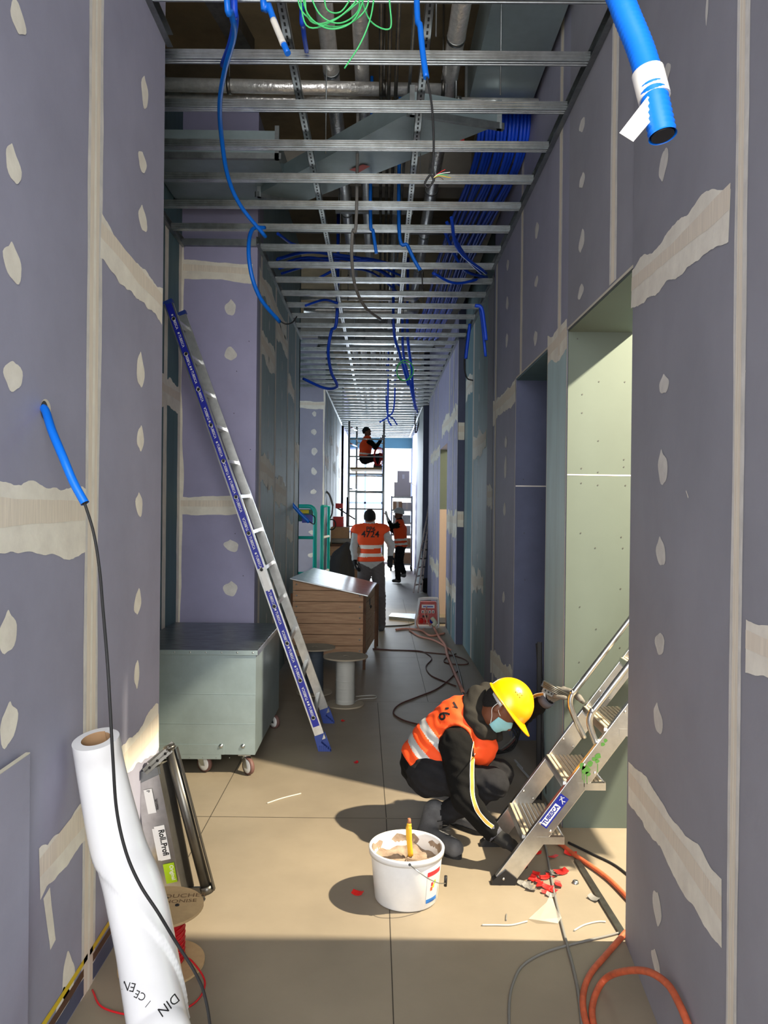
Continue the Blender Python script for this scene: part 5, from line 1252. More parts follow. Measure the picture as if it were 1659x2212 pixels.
# ---- crouching worker ---------------------------------------------------------------
t = thing('person', 'person crouching in yellow helmet, face mask and orange vest, reaching for the step ladder', 'person', tuple(PZ(960, 1800, 0)))
pel = P(925, 1650, 4.10); mid = P(950, 1612, 4.10); che = P(998, 1570, 4.08); nck = P(1040, 1535, 4.05)
shR = P(985, 1611, 3.90); shL = P(1045, 1552, 4.24); elR = P(1004, 1727, 3.76); wrR = P(1062, 1795, 3.69)
elL = P(1122, 1550, 4.22); wrL = P(1178, 1513, 4.08)
hiR = P(928, 1674, 4.00); hiL = P(940, 1660, 4.20); knR = P(1066, 1692, 3.91); anR = P(942, 1772, 4.02); knL = P(1078, 1672, 4.14); anL = P(1000, 1752, 4.25)
hR = PZ(922, 1803, .045); tR = PZ(982, 1832, .042); hL = PZ(985, 1762, .045); tL = PZ(1040, 1784, .04)
hc_ = P(1080, 1529, 3.97); hf = (.60, -.30, -.74); hu = (.72, -.08, .69)
torso = [C_(pel, mid, .150, .140, 0), C_(mid, che, .142, .150, 0), C_(che, nck, .13, .075, 0), C_(shR, shL, .072, .072, 0), C_(pel, hiR, .12, .11, 1), C_(pel, hiL, .12, .11, 1)]
arms = [C_(shR, elR, .088, .064, 0, .02), C_(elR, wrR, .064, .046, 0, .02), C_(shL, elL, .072, .055, 0, .02), C_(elL, wrL, .055, .040, 0, .02)]
legs = [C_(hiR, knR, .10, .074, 1), C_(knR, anR, .074, .050, 1, .02), C_(hiL, knL, .10, .074, 1), C_(knL, anL, .074, .05, 1, .02)]
boots = [C_(anR + V((-.01, 0, .05)), hR, .058, .050, 2, .02), C_(hR, tR, .050, .045, 2, .02), C_(anL, hL, .05, .046, 2, .02), C_(hL, tL, .046, .04, 2, .02)]
headp = head_prims(hc_, hf, hu, 3) + [C_(nck, hc_ - V(hu).normalized() * .06, .060, .055, 3)]
hdR = hand(wrR + V((.012, -.006, -.012)), (.85, -.25, -.45), (-.2, .1, -1), 1, 4, .38, 1.18)
hdL = hand(wrL + V((.01, 0, .01)), (.75, -.1, .45), (.35, -.35, -.85), -1, 5, .95, 1.2)
def wm(cen, lab):
    w = np.sin(cen[:, 0] * 90 + cen[:, 2] * 60); return lab
body = sdf_obj('body', torso + arms + legs + boots + headp + hdR + hdL, .0065, [cloth_b, trous, bootm, skin, glove, gloveg], t, wr=.0032)
# vest
sd = (che - pel).normalized(); hem = pel - sd * .035
fl = [C_(che, P(1035, 1612, 3.99), .12, .075, 0), C_(mix(shR, shL, .35), mix(shR, shL, .8), .08, .08, 0), C_(P(1035, 1612, 3.99), P(1030, 1622, 4.12), .075, .08, 0)]
def vest_mat(cen, lab):
    s = (cen - np.array(hem)) @ np.array(sd); r = np.zeros(len(cen), int)
    r[((s > .060) & (s < .105)) | ((s > .165) & (s < .210))] = 1
    yoke = (cen - np.array(che)) @ np.array(sd) > .02
    return r
upR = (elR - shR).normalized()
vest = sdf_obj('vest', torso[:4] + fl, .006, [orange, silver], body and t, vest_mat, [C_(shR + V((-.015, -.02, .02)), elR, .094, .085, 0), C_(shL, elL, .085, .07, 0), ('ell', tuple(P(1052, 1532, 4.0)), (.105, .105, .105), [(1, 0, 0), (0, 1, 0), (0, 0, 1)], 0, .01)], [(tuple(hem), tuple(-sd))], .014, .0022)
bv = BVHTree.FromPolygons([v.co for v in vest.data.vertices], [tuple(p.vertices) for p in vest.data.polygons])
mb = MB(); decal(mb, '6', .085, 958, 1546, 4.0, math.radians(-62), ink, bv, .004, .0015); decal(mb, '7', .085, 973, 1529, 4.05, math.radians(-58), ink, bv, .004, .0015); mb.build('lettering', vest)
# hood
sdf_obj('hood', [C_(P(1050, 1497, 4.12), P(1022, 1512, 4.04), .044, .046, 0), C_(P(1022, 1512, 4.04), P(1018, 1545, 3.97), .046, .044, 0), C_(P(1018, 1545, 3.97), P(1042, 1576, 3.92), .042, .034, 0), C_(P(1040, 1580, 3.91), P(1062, 1588, 3.94), .036, .028, 0), C_(P(1012, 1525, 4.02), P(1020, 1560, 3.95), .038, .036, 0, .012), C_(P(1030, 1500, 4.05), P(1030, 1560, 3.96), .05, .045, 0, .01), C_(P(1050, 1490, 4.14), P(1075, 1590, 4.05), .04, .03, 0)], .006, [hoodm], t, wr=.003)
# hair and helmet
Fh, Rh, Uh = axes(hf, hu)
sdf_obj('hair', [E_(hc_ + Uh * .020 - Fh * .012, (.094, .078, .094), (Fh, Rh, Uh), 0, .02)], .006, [hair], t, None, (), [(tuple(hc_ + Uh * .005 - Fh * .01), tuple(V((Fh * .75 - Uh * .5)).normalized()))], .004)
helmet(t, hc_ + Uh * .048 + Fh * .008, hf, hu, yellow, .98)
# mask with ear loops
mb = MB(); NU, NV = 18, 12; vs = []
mc = hc_ + Fh * .015 - Uh * .045
for i in range(NU + 1):
    a = math.radians(-78 + 156 * i / NU)
    for j in range(NV + 1):
        b = 1 - 2 * j / NV; zz = -.006 + .055 * b * (1 - .35 * abs(math.sin(a)) ** 2)
        rr = math.sqrt(max(.1, 1 - (zz / .105) ** 2)); pl_ = .0018 * (1 if j % 3 == 0 else 0)
        nose = .022 * math.exp(-(a / .35) ** 2) * math.exp(-((b - .55) / .6) ** 2)
        vs.append(mc + Fh * ((.080 + pl_) * math.cos(a) * rr + nose) + Rh * (.066 + pl_) * math.sin(a) * rr + Uh * zz)
mb.add(vs, [(i * (NV + 1) + j, (i + 1) * (NV + 1) + j, (i + 1) * (NV + 1) + j + 1, i * (NV + 1) + j + 1) for i in range(NU) for j in range(NV)], maskm, True)
mo = mb.build('face_mask', t); so = mo.modifiers.new('th', 'SOLIDIFY'); so.thickness = .002
for sg in (1, -1):
    ear = hc_ + Rh * .082 * sg - Fh * .018
    a = mc + Fh * .018 + Rh * .066 * sg + Uh * .03; b = mc + Fh * .018 + Rh * .064 * sg - Uh * .035
    mb = MB(); mb.tube(spline([a, (a + ear) * .5 + Rh * sg * .008 + Uh * .004, ear + Uh * .026, ear - Fh * .006, ear - Uh * .026, (b + ear) * .5 + Rh * sg * .006 - Uh * .008, b], 6), .0016, white, 6); mb.build('ear_loop', mo)
# yellow sleeve stripe with white borders
bb = BVHTree.FromPolygons([v.co for v in body.data.vertices], [tuple(p.vertices) for p in body.data.polygons])
def sleeve(pxs, w, nm):
    outs = {}
    for (off, wd, m) in ((0, w, stripey), (w * .60, w * .14, white), (-w * .60, w * .14, white)):
        mb2 = outs.setdefault(nm, MB()); L_ = []
        for i, (x, y, Yd) in enumerate(pxs):
            x0, y0, _ = pxs[max(0, i - 1)]; x1, y1, _ = pxs[min(len(pxs) - 1, i + 1)]; dx, dy = x1 - x0, y1 - y0; l = math.hypot(dx, dy); nx, ny = -dy / l, dx / l
            for sg in (-.5, .5):
                q = off + sg * wd; d = ray(x + nx * q, y + ny * q).normalized(); h_ = bb.ray_cast(CAM + d * (Yd - .5), d, 1.5)
                L_.append((h_[0] if h_[0] is not None else CAM + d * Yd) + (h_[1] if h_[0] is not None else V((0, 0, 0))) * .0035)
        mb2.add(L_, [(2 * i, 2 * i + 2, 2 * i + 3, 2 * i + 1) for i in range(len(pxs) - 1)], m, True)
    return outs[nm].build(nm, body)
def dens(p, n=8):
    q = spline([V((a, b, c)) for a, b, c in p], n); return [tuple(v) for v in q]
sleeve(dens([(1029, 1590, 3.85), (1024, 1612, 3.82), (1019, 1650, 3.8), (1019, 1690, 3.78), (1021, 1722, 3.75), (1032, 1752, 3.72), (1050, 1775, 3.70), (1064, 1787, 3.69)]), 6.5, 'sleeve_stripe')
sleeve(dens([(1152, 1506, 4.15), (1160, 1502, 4.12), (1174, 1500, 4.1)], 5), 6.5, 'sleeve_stripe')
mb = MB(); d = (wrR - elR).normalized(); mb.tube([wrR - d * .012, wrR + d * .03], [.044, .041], glovecuff, 20); mb.build('glove_cuff', t)
mb = MB(); d = (wrL - elL).normalized(); mb.tube([wrL - d * .01, wrL + d * .03], [.044, .040], glovecuff, 20); mb.build('glove_cuff', t)
# laces / soles
for a, b in ((hR, tR), (hL, tL)):
    mb = MB(); d = (b - a); d.z = 0; d.normalize(); q = V((-d.y, d.x, 0)); pts = []
    for k in range(20):
        th = 2 * math.pi * k / 20; L_ = (b - a).length / 2 + .045; m0 = (a + b) / 2; pts.append(V((m0.x, m0.y, .0)) + d * L_ * math.cos(th) + q * .045 * math.sin(th))
    mb.prism(pts, (0, 0, .022), rubber); mb.build('sole', t)
mb = MB()
for k in range(4):
    a = mix(anR, tR, .25 + .13 * k) + V((0, -.035, .045 - .006 * k)); mb.tube(spline([a + V((-.02, -.004, 0)), a + V((0, -.012, .006)), a + V((.022, .0, .0))], 4), .002, rubber, 6)
mb.build('laces', t)
# the clamp-like steel piece held in the raised glove
t = thing('steel_bracket', 'grooved steel bracket held up in the worker\'s raised glove', 'bracket', tuple(P(1190, 1485, 4.02)))
a = P(1172, 1476, 4.02); b = P(1226, 1505, 4.0); d = (b - a).normalized()
mb = MB(); mb.bar(a, b, .035, .03, bracketm, hint=(0, -1, .2))
for k in range(4): o_ = V((0, -.018, .014 - .009 * k)); mb.tube([a + o_, b + o_], .003, steel, 6)
mb.build('grooved_bar', t)
mb = MB(); q = a + V((0, -.005, -.028)); mb.bar(q, q + d * .06, .03, .008, steel, hint=(0, -1, 0)); mb.build('slotted_plate', t)
for k in range(3): mb = MB(); mb.cyl(q + d * (.012 + .018 * k) + V((0, -.016, 0)), q + d * (.012 + .018 * k) + V((0, -.0145, 0)), .005, blackm, 8); mb.build('slot', t)

# ---- standing people, generic ---------------------------------------------------------
def person(label, J, m_top, m_leg, m_boot, m_skin, m_glove, res, hl=None, hf=(0, 1, 0), hu=(0, 0, 1), vest_m=orange, cap=None, m_band=reflw, bands=((.10, .15), (.20, .25)), hem_z=None, name='person', hands=True, s=1.0):
    t = thing(name, label, 'person', (J['pel'].x, J['pel'].y, J.get('z0', 0)))
    sd = (J['nck'] - J['pel']).normalized(); che = J['pel'] + (J['nck'] - J['pel']) * .62
    ra = J.get('r', V((1, 0, 0)))
    tor = [C_(J['pel'] - ra * .05, J['pel'] + ra * .05, .125, .125, 0), C_(J['pel'], che, .125, .135, 0), C_(che - ra * .06, che + ra * .06, .125, .125, 0), C_(che, J['nck'], .11, .07, 0), C_(J['shR'], J['shL'], .075, .075, 0)]
    pr = list(tor)
    for k in 'RL':
        pr += [C_(J['sh' + k], J['el' + k], .066, .052, 0, .02), C_(J['el' + k], J['wr' + k], .052, .038, 0, .02), C_(J['pel'] + (J['hi' + k] - J['pel']), J['kn' + k], .105, .075, 1), C_(J['kn' + k], J['an' + k], .078, .062, 1, .02)]
        tp = J['to' + k]; an = J['an' + k]; hl_ = V((an.x, an.y, tp.z)) - (tp - an).normalized() * .02
        pr += [C_(an, V((hl_.x, hl_.y, tp.z)), .05, .046, 2, .02), C_(V((hl_.x, hl_.y, tp.z)), tp, .046, .038, 2, .02)]
        d = (J['wr' + k] - J['el' + k]).normalized(); pr += hand(J['wr' + k], J.get('hd' + k, d), J.get('pd' + k, (0, -.3, -1) if abs(d.z) < .8 else (1 if k == 'L' else -1, 0, 0)), 1 if k == 'R' else -1, 4, .35)
    hd = J['head']; F_, R_, U_ = axes(hf, hu); pr += head_prims(hd, hf, hu, 3) + [C_(J['nck'], hd - U_ * .05, .058, .055, 3)]
    body = sdf_obj('body', pr, res, [m_top, m_leg, m_boot, m_skin, m_glove], t, wr=.004)
    if vest_m:
        hem = J['pel'] + sd * J.get('hem', -.02)
        def vm(cen, lab):
            q = (cen - np.array(hem)) @ np.array(sd); r = np.zeros(len(cen), int)
            for a, b in bands: r[(q > a) & (q < b)] = 1
            return r
        v_ = sdf_obj('vest', tor + [C_(mix(J['shR'], J['shL'], .2), mix(J['shR'], J['shL'], .8), .078, .078, 0)], res, [vest_m, m_band], t, vm, [C_(J['shR'], J['elR'], .082, .07, 0), C_(J['shL'], J['elL'], .082, .07, 0), C_(J['nck'] + V((0, 0, .03)), hd, .085, .085, 0)], [(tuple(hem), tuple(-sd))], .018)
    else: v_ = None
    if cap: sdf_obj('hair' if cap is hair else 'cap', [E_(hd + U_ * .025 - F_ * .01, (.100, .082, .098), (F_, R_, U_), 0, .02)], res * .8, [cap], t, None, (), [(tuple(hd), tuple((F_ * .35 - U_).normalized()))], .004)
    return t, body, v_
D1 = 10.8; pp = lambda x, y, dy=0: P(x, y, D1 + dy)
J = dict(pel=pp(801, 1212), nck=pp(800, 1132), shR=pp(829, 1146), shL=pp(772, 1146), elR=pp(845, 1178, .03), elL=pp(764, 1182, .02), wrR=pp(843, 1202, -.12), wrL=pp(766, 1208, -.03),
         hiR=pp(815, 1222), hiL=pp(789, 1222), knR=V((.02, 10.75, .50)), knL=V((-.24, 10.8, .50)), anR=V((.04, 10.85, .09)), anL=V((-.26, 10.85, .09)), toR=V((.06, 11.02, .04)), toL=V((-.29, 11.02, .04)), head=pp(799, 1119), hem=-.0)
t1, b1, v1 = person('person in grey sweater and orange vest numbered 4724, back to the camera', J, greysw, grey_tr, bootm, skin, glove, .009, hf=(0.1, 1, .1), cap=hair, bands=((.065, .115), (.18, .23)))
bv = BVHTree.FromPolygons([v.co for v in v1.data.vertices], [tuple(p.vertices) for p in v1.data.polygons])
mb = MB(); decal(mb, 'PP6', .085, 801, 1143, 10.7, 0, ink, bv, .02, .002); decal(mb, '4724', .125, 800, 1154.5, 10.7, 0, ink, bv, .02, .002); mb.build('lettering', v1)
D2 = 17.9; pp = lambda x, y, dy=0: P(x, y, D2 + dy)
J = dict(pel=pp(866, 1178), nck=pp(863, 1123), shR=pp(862, 1132, .17), shL=pp(864, 1132, -.17), elR=pp(846, 1144, .2), elL=pp(846, 1138, -.2), wrR=pp(852, 1150, .12), wrL=pp(838, 1122, -.15), r=V((.3, 1, 0)).normalized(),
         hiR=pp(866, 1184, .1), hiL=pp(864, 1184, -.1), knR=pp(864, 1214, .15), knL=pp(858, 1214, -.15), anR=pp(872, 1236, .2), anL=pp(860, 1250, -.1), toR=pp(868, 1243, .2), toL=pp(850, 1254.5, -.12), head=pp(862, 1111), hdL=V((-.3, 0, 1)), pdL=V((-1, .2, 0)), hem=-.04)
t2, b2, v2 = person('person in white helmet and orange vest raising a paper roll near the shelves', J, cloth_b, trous, bootm, skin, skin, .011, hf=(-1, -.1, .3), bands=((.05, .10), (.15, .20)))
helmet(t2, J['head'] + V((0, 0, .03)), (-1, -.1, .2), (0.2, 0, 1), mat('pale_helmet', (205, 208, 210), .4), .98, False)
mb = MB(); mb.tube([pp(839, 1126, -.2), pp(833, 1104, -.2)], .026, white, 12); tag(mb.build('paper_roll'), 'white paper roll held up by the person near the shelves', 'roll')
# ------------------------------------------------------------------ far half of the corridor
def tb(mb, pts, r, m, n=8): mb.tube([V(p) for p in pts], r, m, n)
# mobile scaffold tower
t = thing('scaffold_tower', 'narrow aluminium scaffold tower carrying a worker near the ceiling', 'scaffold', (-.32, 18.9, 0))
sA = [(-.75, 18.5), (.085, 18.5), (-.60, 19.6), (.09, 19.6)]
for x, y in sA:
    mb = MB(); tb(mb, [(x, y, .12), (x, y, 3.82)], .026, alu); mb.build('post', t)
for j, (ya, x0, x1) in enumerate(((18.5, -.75, .085), (19.6, -.60, .09))):
    z = .45
    while z < 3.8: mb = MB(); tb(mb, [(x0, ya, z), (x1, ya, z)], .018, alu); mb.build('rung', t); z += .42
for x0, x1 in ((-.75, -.60), (.085, .09)):
    for z in (.4, 2.2, 3.3, 3.7): mb = MB(); tb(mb, [(x0, 18.5, z), (x1, 19.6, z)], .018, alu); mb.build('side_rail', t)
mb = MB(); tb(mb, [(.085, 18.5, .5), (.09, 19.6, 2.2)], .016, alu); mb.build('brace', t)
mb = MB(); mb.box((-.72, 18.45, 2.66), (.05, 19.55, 2.71), ply); mb.build('platform', t)
for x, y in sA: mb = MB(); mb.lathe([(0, -.02), (.06, -.02), (.06, .02), (0, .02)], rubber, (x, y, .06), (1, 0, 0), 16); mb.cyl((x, y, .06), (x, y, .14), .015, galv, 8); mb.build('caster', t)
D3 = 18.75; pp = lambda x, y, dy=0: P(x, y, D3 + dy)
J = dict(pel=V((-.38, 18.85, 2.94)), nck=V((-.34, 18.8, 3.43)), shR=V((-.30, 18.66, 3.40)), shL=V((-.36, 18.98, 3.40)), elR=V((-.10, 18.6, 3.20)), elL=V((-.12, 19.0, 3.22)), wrR=V((.0, 18.66, 3.36)), wrL=V((.0, 18.95, 3.40)), r=V((.1, 1, 0)).normalized(),
         hiR=V((-.36, 18.76, 2.92)), hiL=V((-.36, 18.94, 2.92)), knR=V((.0, 18.70, 3.0)), knL=V((-.0, 19.0, 3.0)), anR=V((-.08, 18.72, 2.79)), anL=V((-.10, 19.0, 2.79)), toR=V((.02, 18.72, 2.75)), toL=V((-.0, 19.0, 2.75)), head=V((-.33, 18.82, 3.60)), hem=.05, z0=2.71)
t3, b3, v3 = person('person in orange vest sitting up on the scaffold platform under the ceiling', J, cloth_b, trous, bootm, skin, skin, .011, hf=(1, -.2, .3), cap=hair, bands=((.06, .10),))
for i in range(4):
    mb = MB(); c = V((-.02 - .02 * i, 18.56, 2.98)); tb(mb, [c + V((.11 * math.cos(a) * (1 - .1 * i), .02 * i, .22 * math.sin(a))) for a in [2 * math.pi * k / 20 for k in range(21)]], .009, redp, 6)
    o = tag(mb.build('red_cable_loop'), 'red cable loop hanging over the scaffold rail', 'cable', 'red loops on the scaffold')
# shelf trolley with boxes
t = thing('shelf_trolley', 'tall wire shelf trolley stacked with boxes before the bright doorway', 'trolley', (.62, 21.6, 0))
x0, x1, y0, y1 = .33, .90, 21.3, 21.9
for x in (x0, x1):
    for y in (y0, y1): mb = MB(); tb(mb, [(x, y, .12), (x, y, 2.08)], .018, galvd); mb.build('post', t)
for z in (.16, .62, .98, 1.30, 1.66, 2.02):
    mb = MB(); mb.box((x0, y0, z), (x1, y1, z + .02), galvd); mb.box((x0, y0 - .01, z + .02), (x1, y0, z + .045), galvd); mb.build('shelf', t)
for x in (x0, x1):
    for y in (y0, y1): mb = MB(); mb.lathe([(0, -.02), (.055, -.02), (.055, .02), (0, .02)], rubber, (x, y, .055), (1, 0, 0), 14); mb.cyl((x, y, .06), (x, y, .14), .012, galvd, 6); mb.build('caster', t)
for i, (a, b, m, l) in enumerate((((.36, .88, .18, .50), None, card, 'on the bottom shelf'), ((.38, .60, .64, .84), None, cardw, 'on the second shelf at left'), ((.62, .87, .64, .90), None, card, 'on the second shelf at right'), ((.37, .58, 1.0, 1.22), None, card, 'on the third shelf at left'), ((.60, .86, 1.0, 1.25), None, cardw, 'on the third shelf at right'), ((.37, .86, 1.32, 1.55), None, galvd, 'on the fourth shelf'), ((.37, .62, 1.68, 1.93), None, card, 'under the top shelf at left'), ((.63, .88, 1.68, 1.90), None, cardw, 'under the top shelf at right'))):
    mb = MB(); mb.box((a[0], 21.34, a[2]), (a[1], 21.8, a[3]), m); mb.box(((a[0] + a[1]) / 2 - .03, 21.338, a[2]), ((a[0] + a[1]) / 2 + .03, 21.34, a[3]), tape); tag(mb.build('box', None, .004), 'box %s of the trolley' % l, 'box')
t = thing('open_carton', 'opened white carton with flaps on top of the shelf trolley', 'box', (.62, 21.6, 2.04))
mb = MB(); mb.box((.40, 21.35, 2.041), (.86, 21.8, 2.46), cardw); mb.build('carton_body', t)
mb = MB(); mb.prism([V((.48, 21.36, 2.46)), V((.82, 21.36, 2.46)), V((.82, 21.38, 2.78)), V((.48, 21.38, 2.78))], (0, .01, 0), cardw); mb.prism([V((.62, 21.355, 2.56)), V((.68, 21.355, 2.56)), V((.68, 21.37, 2.68)), V((.62, 21.37, 2.68))], (0, .004, 0), white); mb.build('flap', t)
for sg, xx in ((-1, .40), (1, .86)): mb = MB(); mb.prism([V((xx, 21.4, 2.46)), V((xx, 21.75, 2.46)), V((xx + .12 * sg, 21.75, 2.36)), V((xx + .12 * sg, 21.4, 2.36))], (0, 0, .008), cardw); mb.build('flap', t)
# turquoise personnel lift
t = thing('personnel_lift', 'turquoise tubular guard rail platform standing in the left recess', 'lift', (-1.15, 11.5, 0))
zt = 1.72 + .02
def rnd(xa, xb, y, z0, z1, r=.10, ya=None):
    pts = [V((xa, y, z1)), V((xb - r, y, z1))] + [V((xb - r + r * math.sin(a), y, z1 - r + r * math.cos(a))) for a in (math.radians(22), math.radians(45), math.radians(67))] + [V((xb, y, z1 - r)), V((xb, y, z0))]
    return pts
mb = MB(); mb.tube(rnd(-1.75, -.955, 11.4, .12, 1.745), .030, cyanp, 12); mb.build('guard_rail', t)
mb = MB(); tb(mb, [(-1.75, 11.4, 1.745), (-1.75, 11.4, .12)], .03, cyanp, 12); mb.build('post', t)
mb = MB(); tb(mb, [(-.855, 11.45, .12), (-.855, 11.45, 1.75)], .028, cyanp, 12); mb.build('post', t)
mb = MB(); tb(mb, [(-.855, 11.45, 1.75), (-.80, 12.1, 1.75), (-.80, 12.1, .12)], .022, cyanp, 10); mb.build('side_frame', t)
for z in (1.28, .75): mb = MB(); tb(mb, [(-1.75, 11.4, z), (-.955, 11.4, z)], .024, cyanp, 10); mb.build('mid_rail', t); mb = MB(); tb(mb, [(-.855, 11.45, z), (-.80, 12.1, z)], .02, white, 10); mb.build('mid_rail', t)
mb = MB(); mb.box((-1.7, 11.42, 1.52), (-.99, 11.45, 1.70), cyand); mb.box((-1.2, 11.4, 1.64), (-1.05, 11.42, 1.69), yellowp); mb.box((-1.15, 11.405, 1.50), (-.99, 11.42, 1.62), stickb); mb.build('control_panel', t)
mb = MB(); mb.box((-1.78, 11.36, .42), (-.84, 12.15, .62), cyand); mb.build('toe_board', t)
mb = MB(); mb.box((-1.8, 11.35, .13), (-.82, 12.2, .42), yellowp); mb.build('base', t)
for x, y in ((-1.7, 11.45), (-.9, 11.45), (-1.7, 12.1), (-.9, 12.1)): mb = MB(); mb.lathe([(0, -.025), (.07, -.025), (.07, .025), (0, .025)], rubber, (x, y, .07), (1, 0, 0), 16); mb.build('wheel', t)
# workbench with boxes
t = thing('workbench', 'rough timber workbench along the left wall with boxes on top', 'workbench', (-.75, 15.5, 0))
mb = MB(); mb.box((-.99, 14.9, .98), (-.34, 16.2, 1.03), woodd); mb.build('worktop', t)
for x in (-.95, -.42):
    for y in (14.95, 16.1): mb = MB(); mb.box((x, y, 0), (x + .07, y + .07, .98), woodd); mb.build('leg', t)
mb = MB(); mb.box((-.98, 14.92, .80), (-.36, 14.96, .98), wood); mb.build('apron', t)
mb = MB(); mb.box((-.95, 15.0, 1.031), (-.60, 15.5, 1.35), card); tag(mb.build('box', None, .004), 'brown carton on the left of the workbench', 'box')
mb = MB(); mb.box((-.55, 15.1, 1.031), (-.36, 15.5, 1.22), cardw); tag(mb.build('box', None, .004), 'small pale carton on the right of the workbench', 'box')
mb = MB(); mb.tube([(-.93, 14.96, 1.085), (-.36, 14.96, 1.085)], .05, concrete, 12); tag(mb.build('pipe_section'), 'grey cylinder lying along the front edge of the workbench', 'cylinder')
mb = MB(); mb.box((-.95, 15.55, 1.031), (-.72, 15.9, 1.31), redp); mb.box((-.94, 15.54, 1.33), (-.73, 15.9, 1.55), redp); tag(mb.build('red_tool_case'), 'red case behind the carton on the workbench', 'case')
mb = MB(); tb(mb, [(-.66, 15.7, 1.03), (-.66, 15.7, 1.95)], .022, steel); tb(mb, [(-.9, 15.7, 1.75), (-.5, 15.7, 1.5)], .014, steel); mb.box((-.9, 15.66, 1.72), (-.75, 15.74, 1.82), redp); tag(mb.build('drill_stand'), 'dark upright stand with red fitting on the workbench', 'stand')
mb = MB(); mb.box((-.60, 15.95, 1.031), (-.36, 16.15, 1.30), mat('dark_red_rack', (170, 60, 50), .6)); mb.box((-.60, 15.93, 1.12), (-.36, 15.95, 1.15), yellowp); tag(mb.build('red_crate'), 'red crate with yellow strip at the back of the workbench', 'crate')
mb = MB()
for k in range(6): mb.box((-.68 + k * .05, 14.85, .55), (-.66 + k * .05, 14.87, .85), white)
for z in (.55, .62, .69, .76, .83): mb.box((-.68, 14.85, z), (-.40, 14.87, z + .015), white)
mb.box((-.68, 14.87, 0), (-.40, 14.90, .85), wood); tag(mb.build('white_basket'), 'white lattice basket under the workbench', 'basket')
# black bag / sheet
mb = MB(); y = 13.6; cs = [(-.94, .38), (-.90, .95), (-.74, 1.00), (-.58, 1.20), (-.50, 1.05), (-.45, .55), (-.46, .05), (-.85, .02), (-.93, .10)]
front = [V((x, y + .05 * math.sin(i * 2), z)) for i, (x, z) in enumerate(cs)]; back = [v * 1 + V((.02, .28, -.02 if v.z > .1 else 0)) for v in front]; n = len(front); cf = V((-.70, y - .10, .5))
mb.add([cf] + front + back, [(0, i + 1, (i + 1) % n + 1) for i in range(n)] + [(i + 1, n + i + 1, n + (i + 1) % n + 1, (i + 1) % n + 1) for i in range(n)], mat('black_sheet', (14, 14, 16), .85), False)
o = mb.build('black_bag'); sb = o.modifiers.new('s', 'SUBSURF'); sb.levels = 2; sb.render_levels = 2; tag(o, 'bulging black bag standing left of the numbered vest', 'bag')
# ladder leaning on the right
t = thing('leaning_ladder', 'narrow scratched extension ladder leaning on the far right wall', 'ladder', (.69, 15.1, 0))
lm = mat('worn_ladder', (170, 160, 158), .5, .4, noise=.3, nscale=20)
for (xb, yb_, xt, yt_) in ((893, 1283, 929, 1078), (903, 1283, 936, 1072), (910, 1280, 940, 1080)):
    b_ = PZ(xb, yb_, .0); a_ = P(xt, yt_, b_.y + .5); a_.x = min(a_.x, .975 if b_.y < 15.5 else 1.1); mb = MB(); mb.bar(b_ + V((0, 0, .02)), a_, .03, .05, lm); mb.build('rail', t)
b0_ = PZ(893, 1283, 0); b1_ = PZ(910, 1280, 0); a0_ = P(929, 1078, b0_.y + .5); a1_ = P(938, 1080, b1_.y + .5)
for k in range(1, 11): mb = MB(); mb.cyl(mix(b0_, a0_, k / 11.), mix(b1_, a1_, k / 11.), .014, lm, 8); mb.build('rung', t)
# black bin
mb = MB(); c = PZ(923, 1277, 0); mb.lathe([(0, 0), (.10, 0), (.125, .27), (.13, .27), (.13, .285), (.115, .285), (.09, .02)], mat('black_bin', (28, 32, 40), .6), (c.x, 15.93, 0), (0, 0, 1), 24); tag(mb.build('bin'), 'small black bin at the foot of the far right wall', 'bin')
mb = MB(); c = PZ(894, 1240, 0); mb.lathe([(0, 0), (.05, 0), (.055, .14), (.05, .15), (0, .15)], white, (c.x + .05, c.y, 0), (0, 0, 1), 16); tag(mb.build('paint_tin'), 'small white tin beside the foot of the far ladder', 'tin')
# distribution box
dx0, dx1, dy = .545, .87, 11.1
t = thing('distribution_box', 'pink portable power distribution box in a tubular frame on the floor', 'power box', (.71, 11.2, 0))
pk = mat('dusty_red_box', (200, 90, 86), .6, noise=.15, nscale=12)
mb = MB(); mb.hexa([V((dx0 + .03, dy, .05)), V((dx1 - .02, dy, .05)), V((dx1 - .02, dy + .22, .05)), V((dx0 + .03, dy + .22, .05)), V((dx0 + .06, dy + .06, .37)), V((dx1 - .03, dy + .06, .37)), V((dx1 - .03, dy + .2, .37)), V((dx0 + .06, dy + .2, .37))], pk); mb.build('housing', t, .01)
mb = MB(); fr = [(dx0, .02), (dx0 + .0, .08), (dx0 + .045, .36), (dx0 + .075, .405), (dx1 - .035, .41), (dx1 - .005, .37), (dx1 - .0, .08), (dx1 - .0, .02)]
mb.tube(spline([V((x, dy - .01 + .07 * z / .4, z)) for x, z in fr], 5), .013, silver, 10); mb.tube(spline([V((x, dy + .23, z)) for x, z in fr], 5), .013, silver, 10); tb(mb, [(dx0, dy - .01, .02), (dx0, dy + .23, .02)], .013, silver); tb(mb, [(dx1, dy - .01, .02), (dx1, dy + .23, .02)], .013, silver); mb.build('tube_frame', t)
def fz(z): return dy - .004 + .06 * (z - .05) / .32
mb = MB(); mb.box((dx0 + .08, fz(.31) - .008, .285), (dx1 - .06, fz(.31) + .02, .335), white); mb.box((dx0 + .10, fz(.31) - .012, .298), (dx1 - .08, fz(.31), .318), mat('fuse_strip', (110, 120, 190), .4)); mb.build('fuse_panel', t)
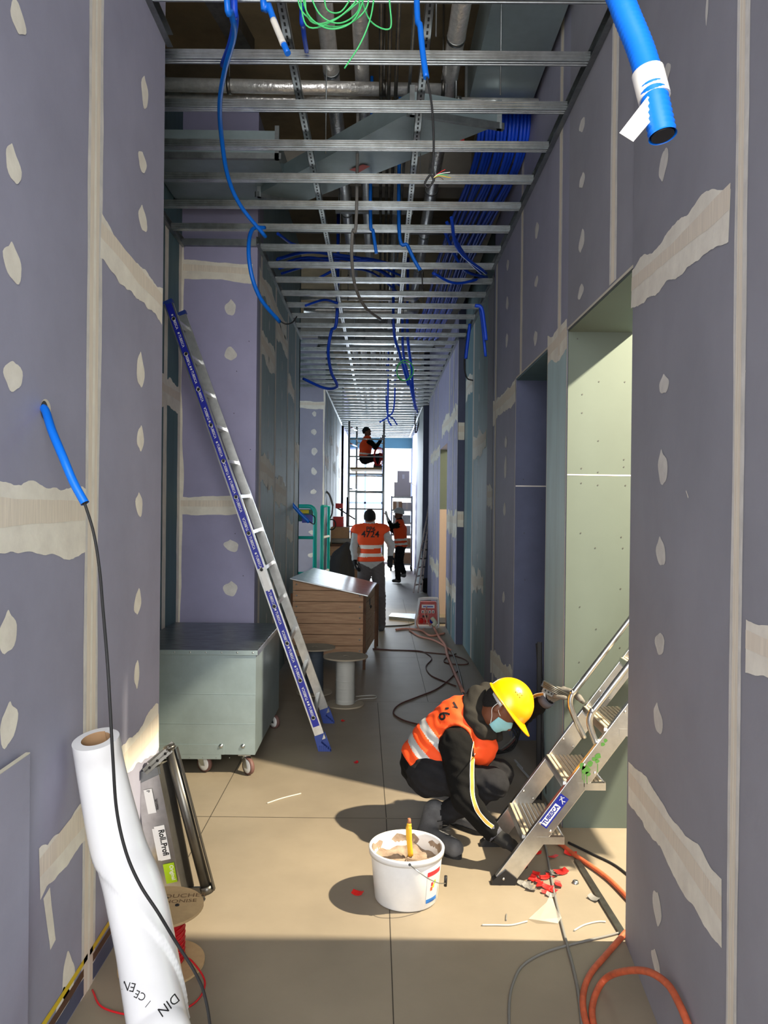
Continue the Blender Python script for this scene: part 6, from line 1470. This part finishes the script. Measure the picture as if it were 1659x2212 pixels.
for k in range(4): mb = MB(); x = dx0 + .095 + k * .05; mb.box((x - .018, fz(.23) - .012, .215), (x + .018, fz(.23) + .01, .255), white); mb.box((x - .008, fz(.23) - .02, .222), (x + .008, fz(.23) - .012, .245), blackp); mb.build('socket', t)
for k, m in enumerate((redp, redp, stickb)): mb = MB(); x = dx0 + .075 + k * .075; mb.cyl((x, fz(.1) - .035, .10), (x, fz(.1) + .02, .115), .03, m, 16); mb.build('socket', t)
mb = MB(); mb.box((dx0 + .09, fz(.17) - .02, .155), (dx0 + .16, fz(.17), .185), blackp); mb.build('plug', t)
for i, pts in enumerate([[(922, 1310), (917, 1325), (924, 1345), (930, 1352)], [(918, 1318), (925, 1328), (921, 1348)], [(905, 1328), (900, 1345), (908, 1362), (916, 1358)]]):
    mb = MB(); mb.tube(spline([P(x, y, dy - .05 - .02 * j) for j, (x, y) in enumerate(pts)], 5), .010, salmon, 8); mb.build('plugged_cable', t)
mb = MB(); mb.tube(spline([P(933, 1335, dy - .04), P(940, 1345, dy - .08), (P(935, 1352, dy - .1))], 5), .03, mat('pale_hose_end', (206, 206, 180), .5), 10); mb.build('connector', t)
# metal sheet, boards on the floor beyond
q = [PZ(840, 1331, .045), PZ(898, 1337, .045), PZ(904, 1326, .045), PZ(846, 1324, .045)]
mb = MB(); mb.hexa([p - V((0, 0, .044)) for p in q] + q, galv); tag(mb.build('metal_sheet'), 'silver sheet metal piece lying on the floor before the power box', 'sheet')
mb = MB(); q = [PZ(938, 1345, .02), PZ(962, 1345, .02), PZ(962, 1334, .02), PZ(940, 1334, .02)]; mb.hexa([p - V((0, 0, .019)) for p in q] + q, blackp); tag(mb.build('dark_slab'), 'dark flat slab behind the power box by the wall', 'slab')
# strip of debris by the far doorway and clear profiles near the worker
for i, (a, b) in enumerate((((1118, 1652), (1150, 1688)), ((1112, 1642), (1128, 1660)))):
    mb = MB(); mb.bar(PZ(a[0], a[1], .01), PZ(b[0], b[1], .01), .012, .008, silver); tag(mb.build('light_profile'), ['longer', 'shorter'][i] + ' pale profile lying on the floor behind the step ladder', 'profile')
# daylight outside the glazed end: pale ground
mb = MB(); mb.box((-12, 24.25, -.15), (12, 60, -.05), concrete); structure(mb.build('floor'))
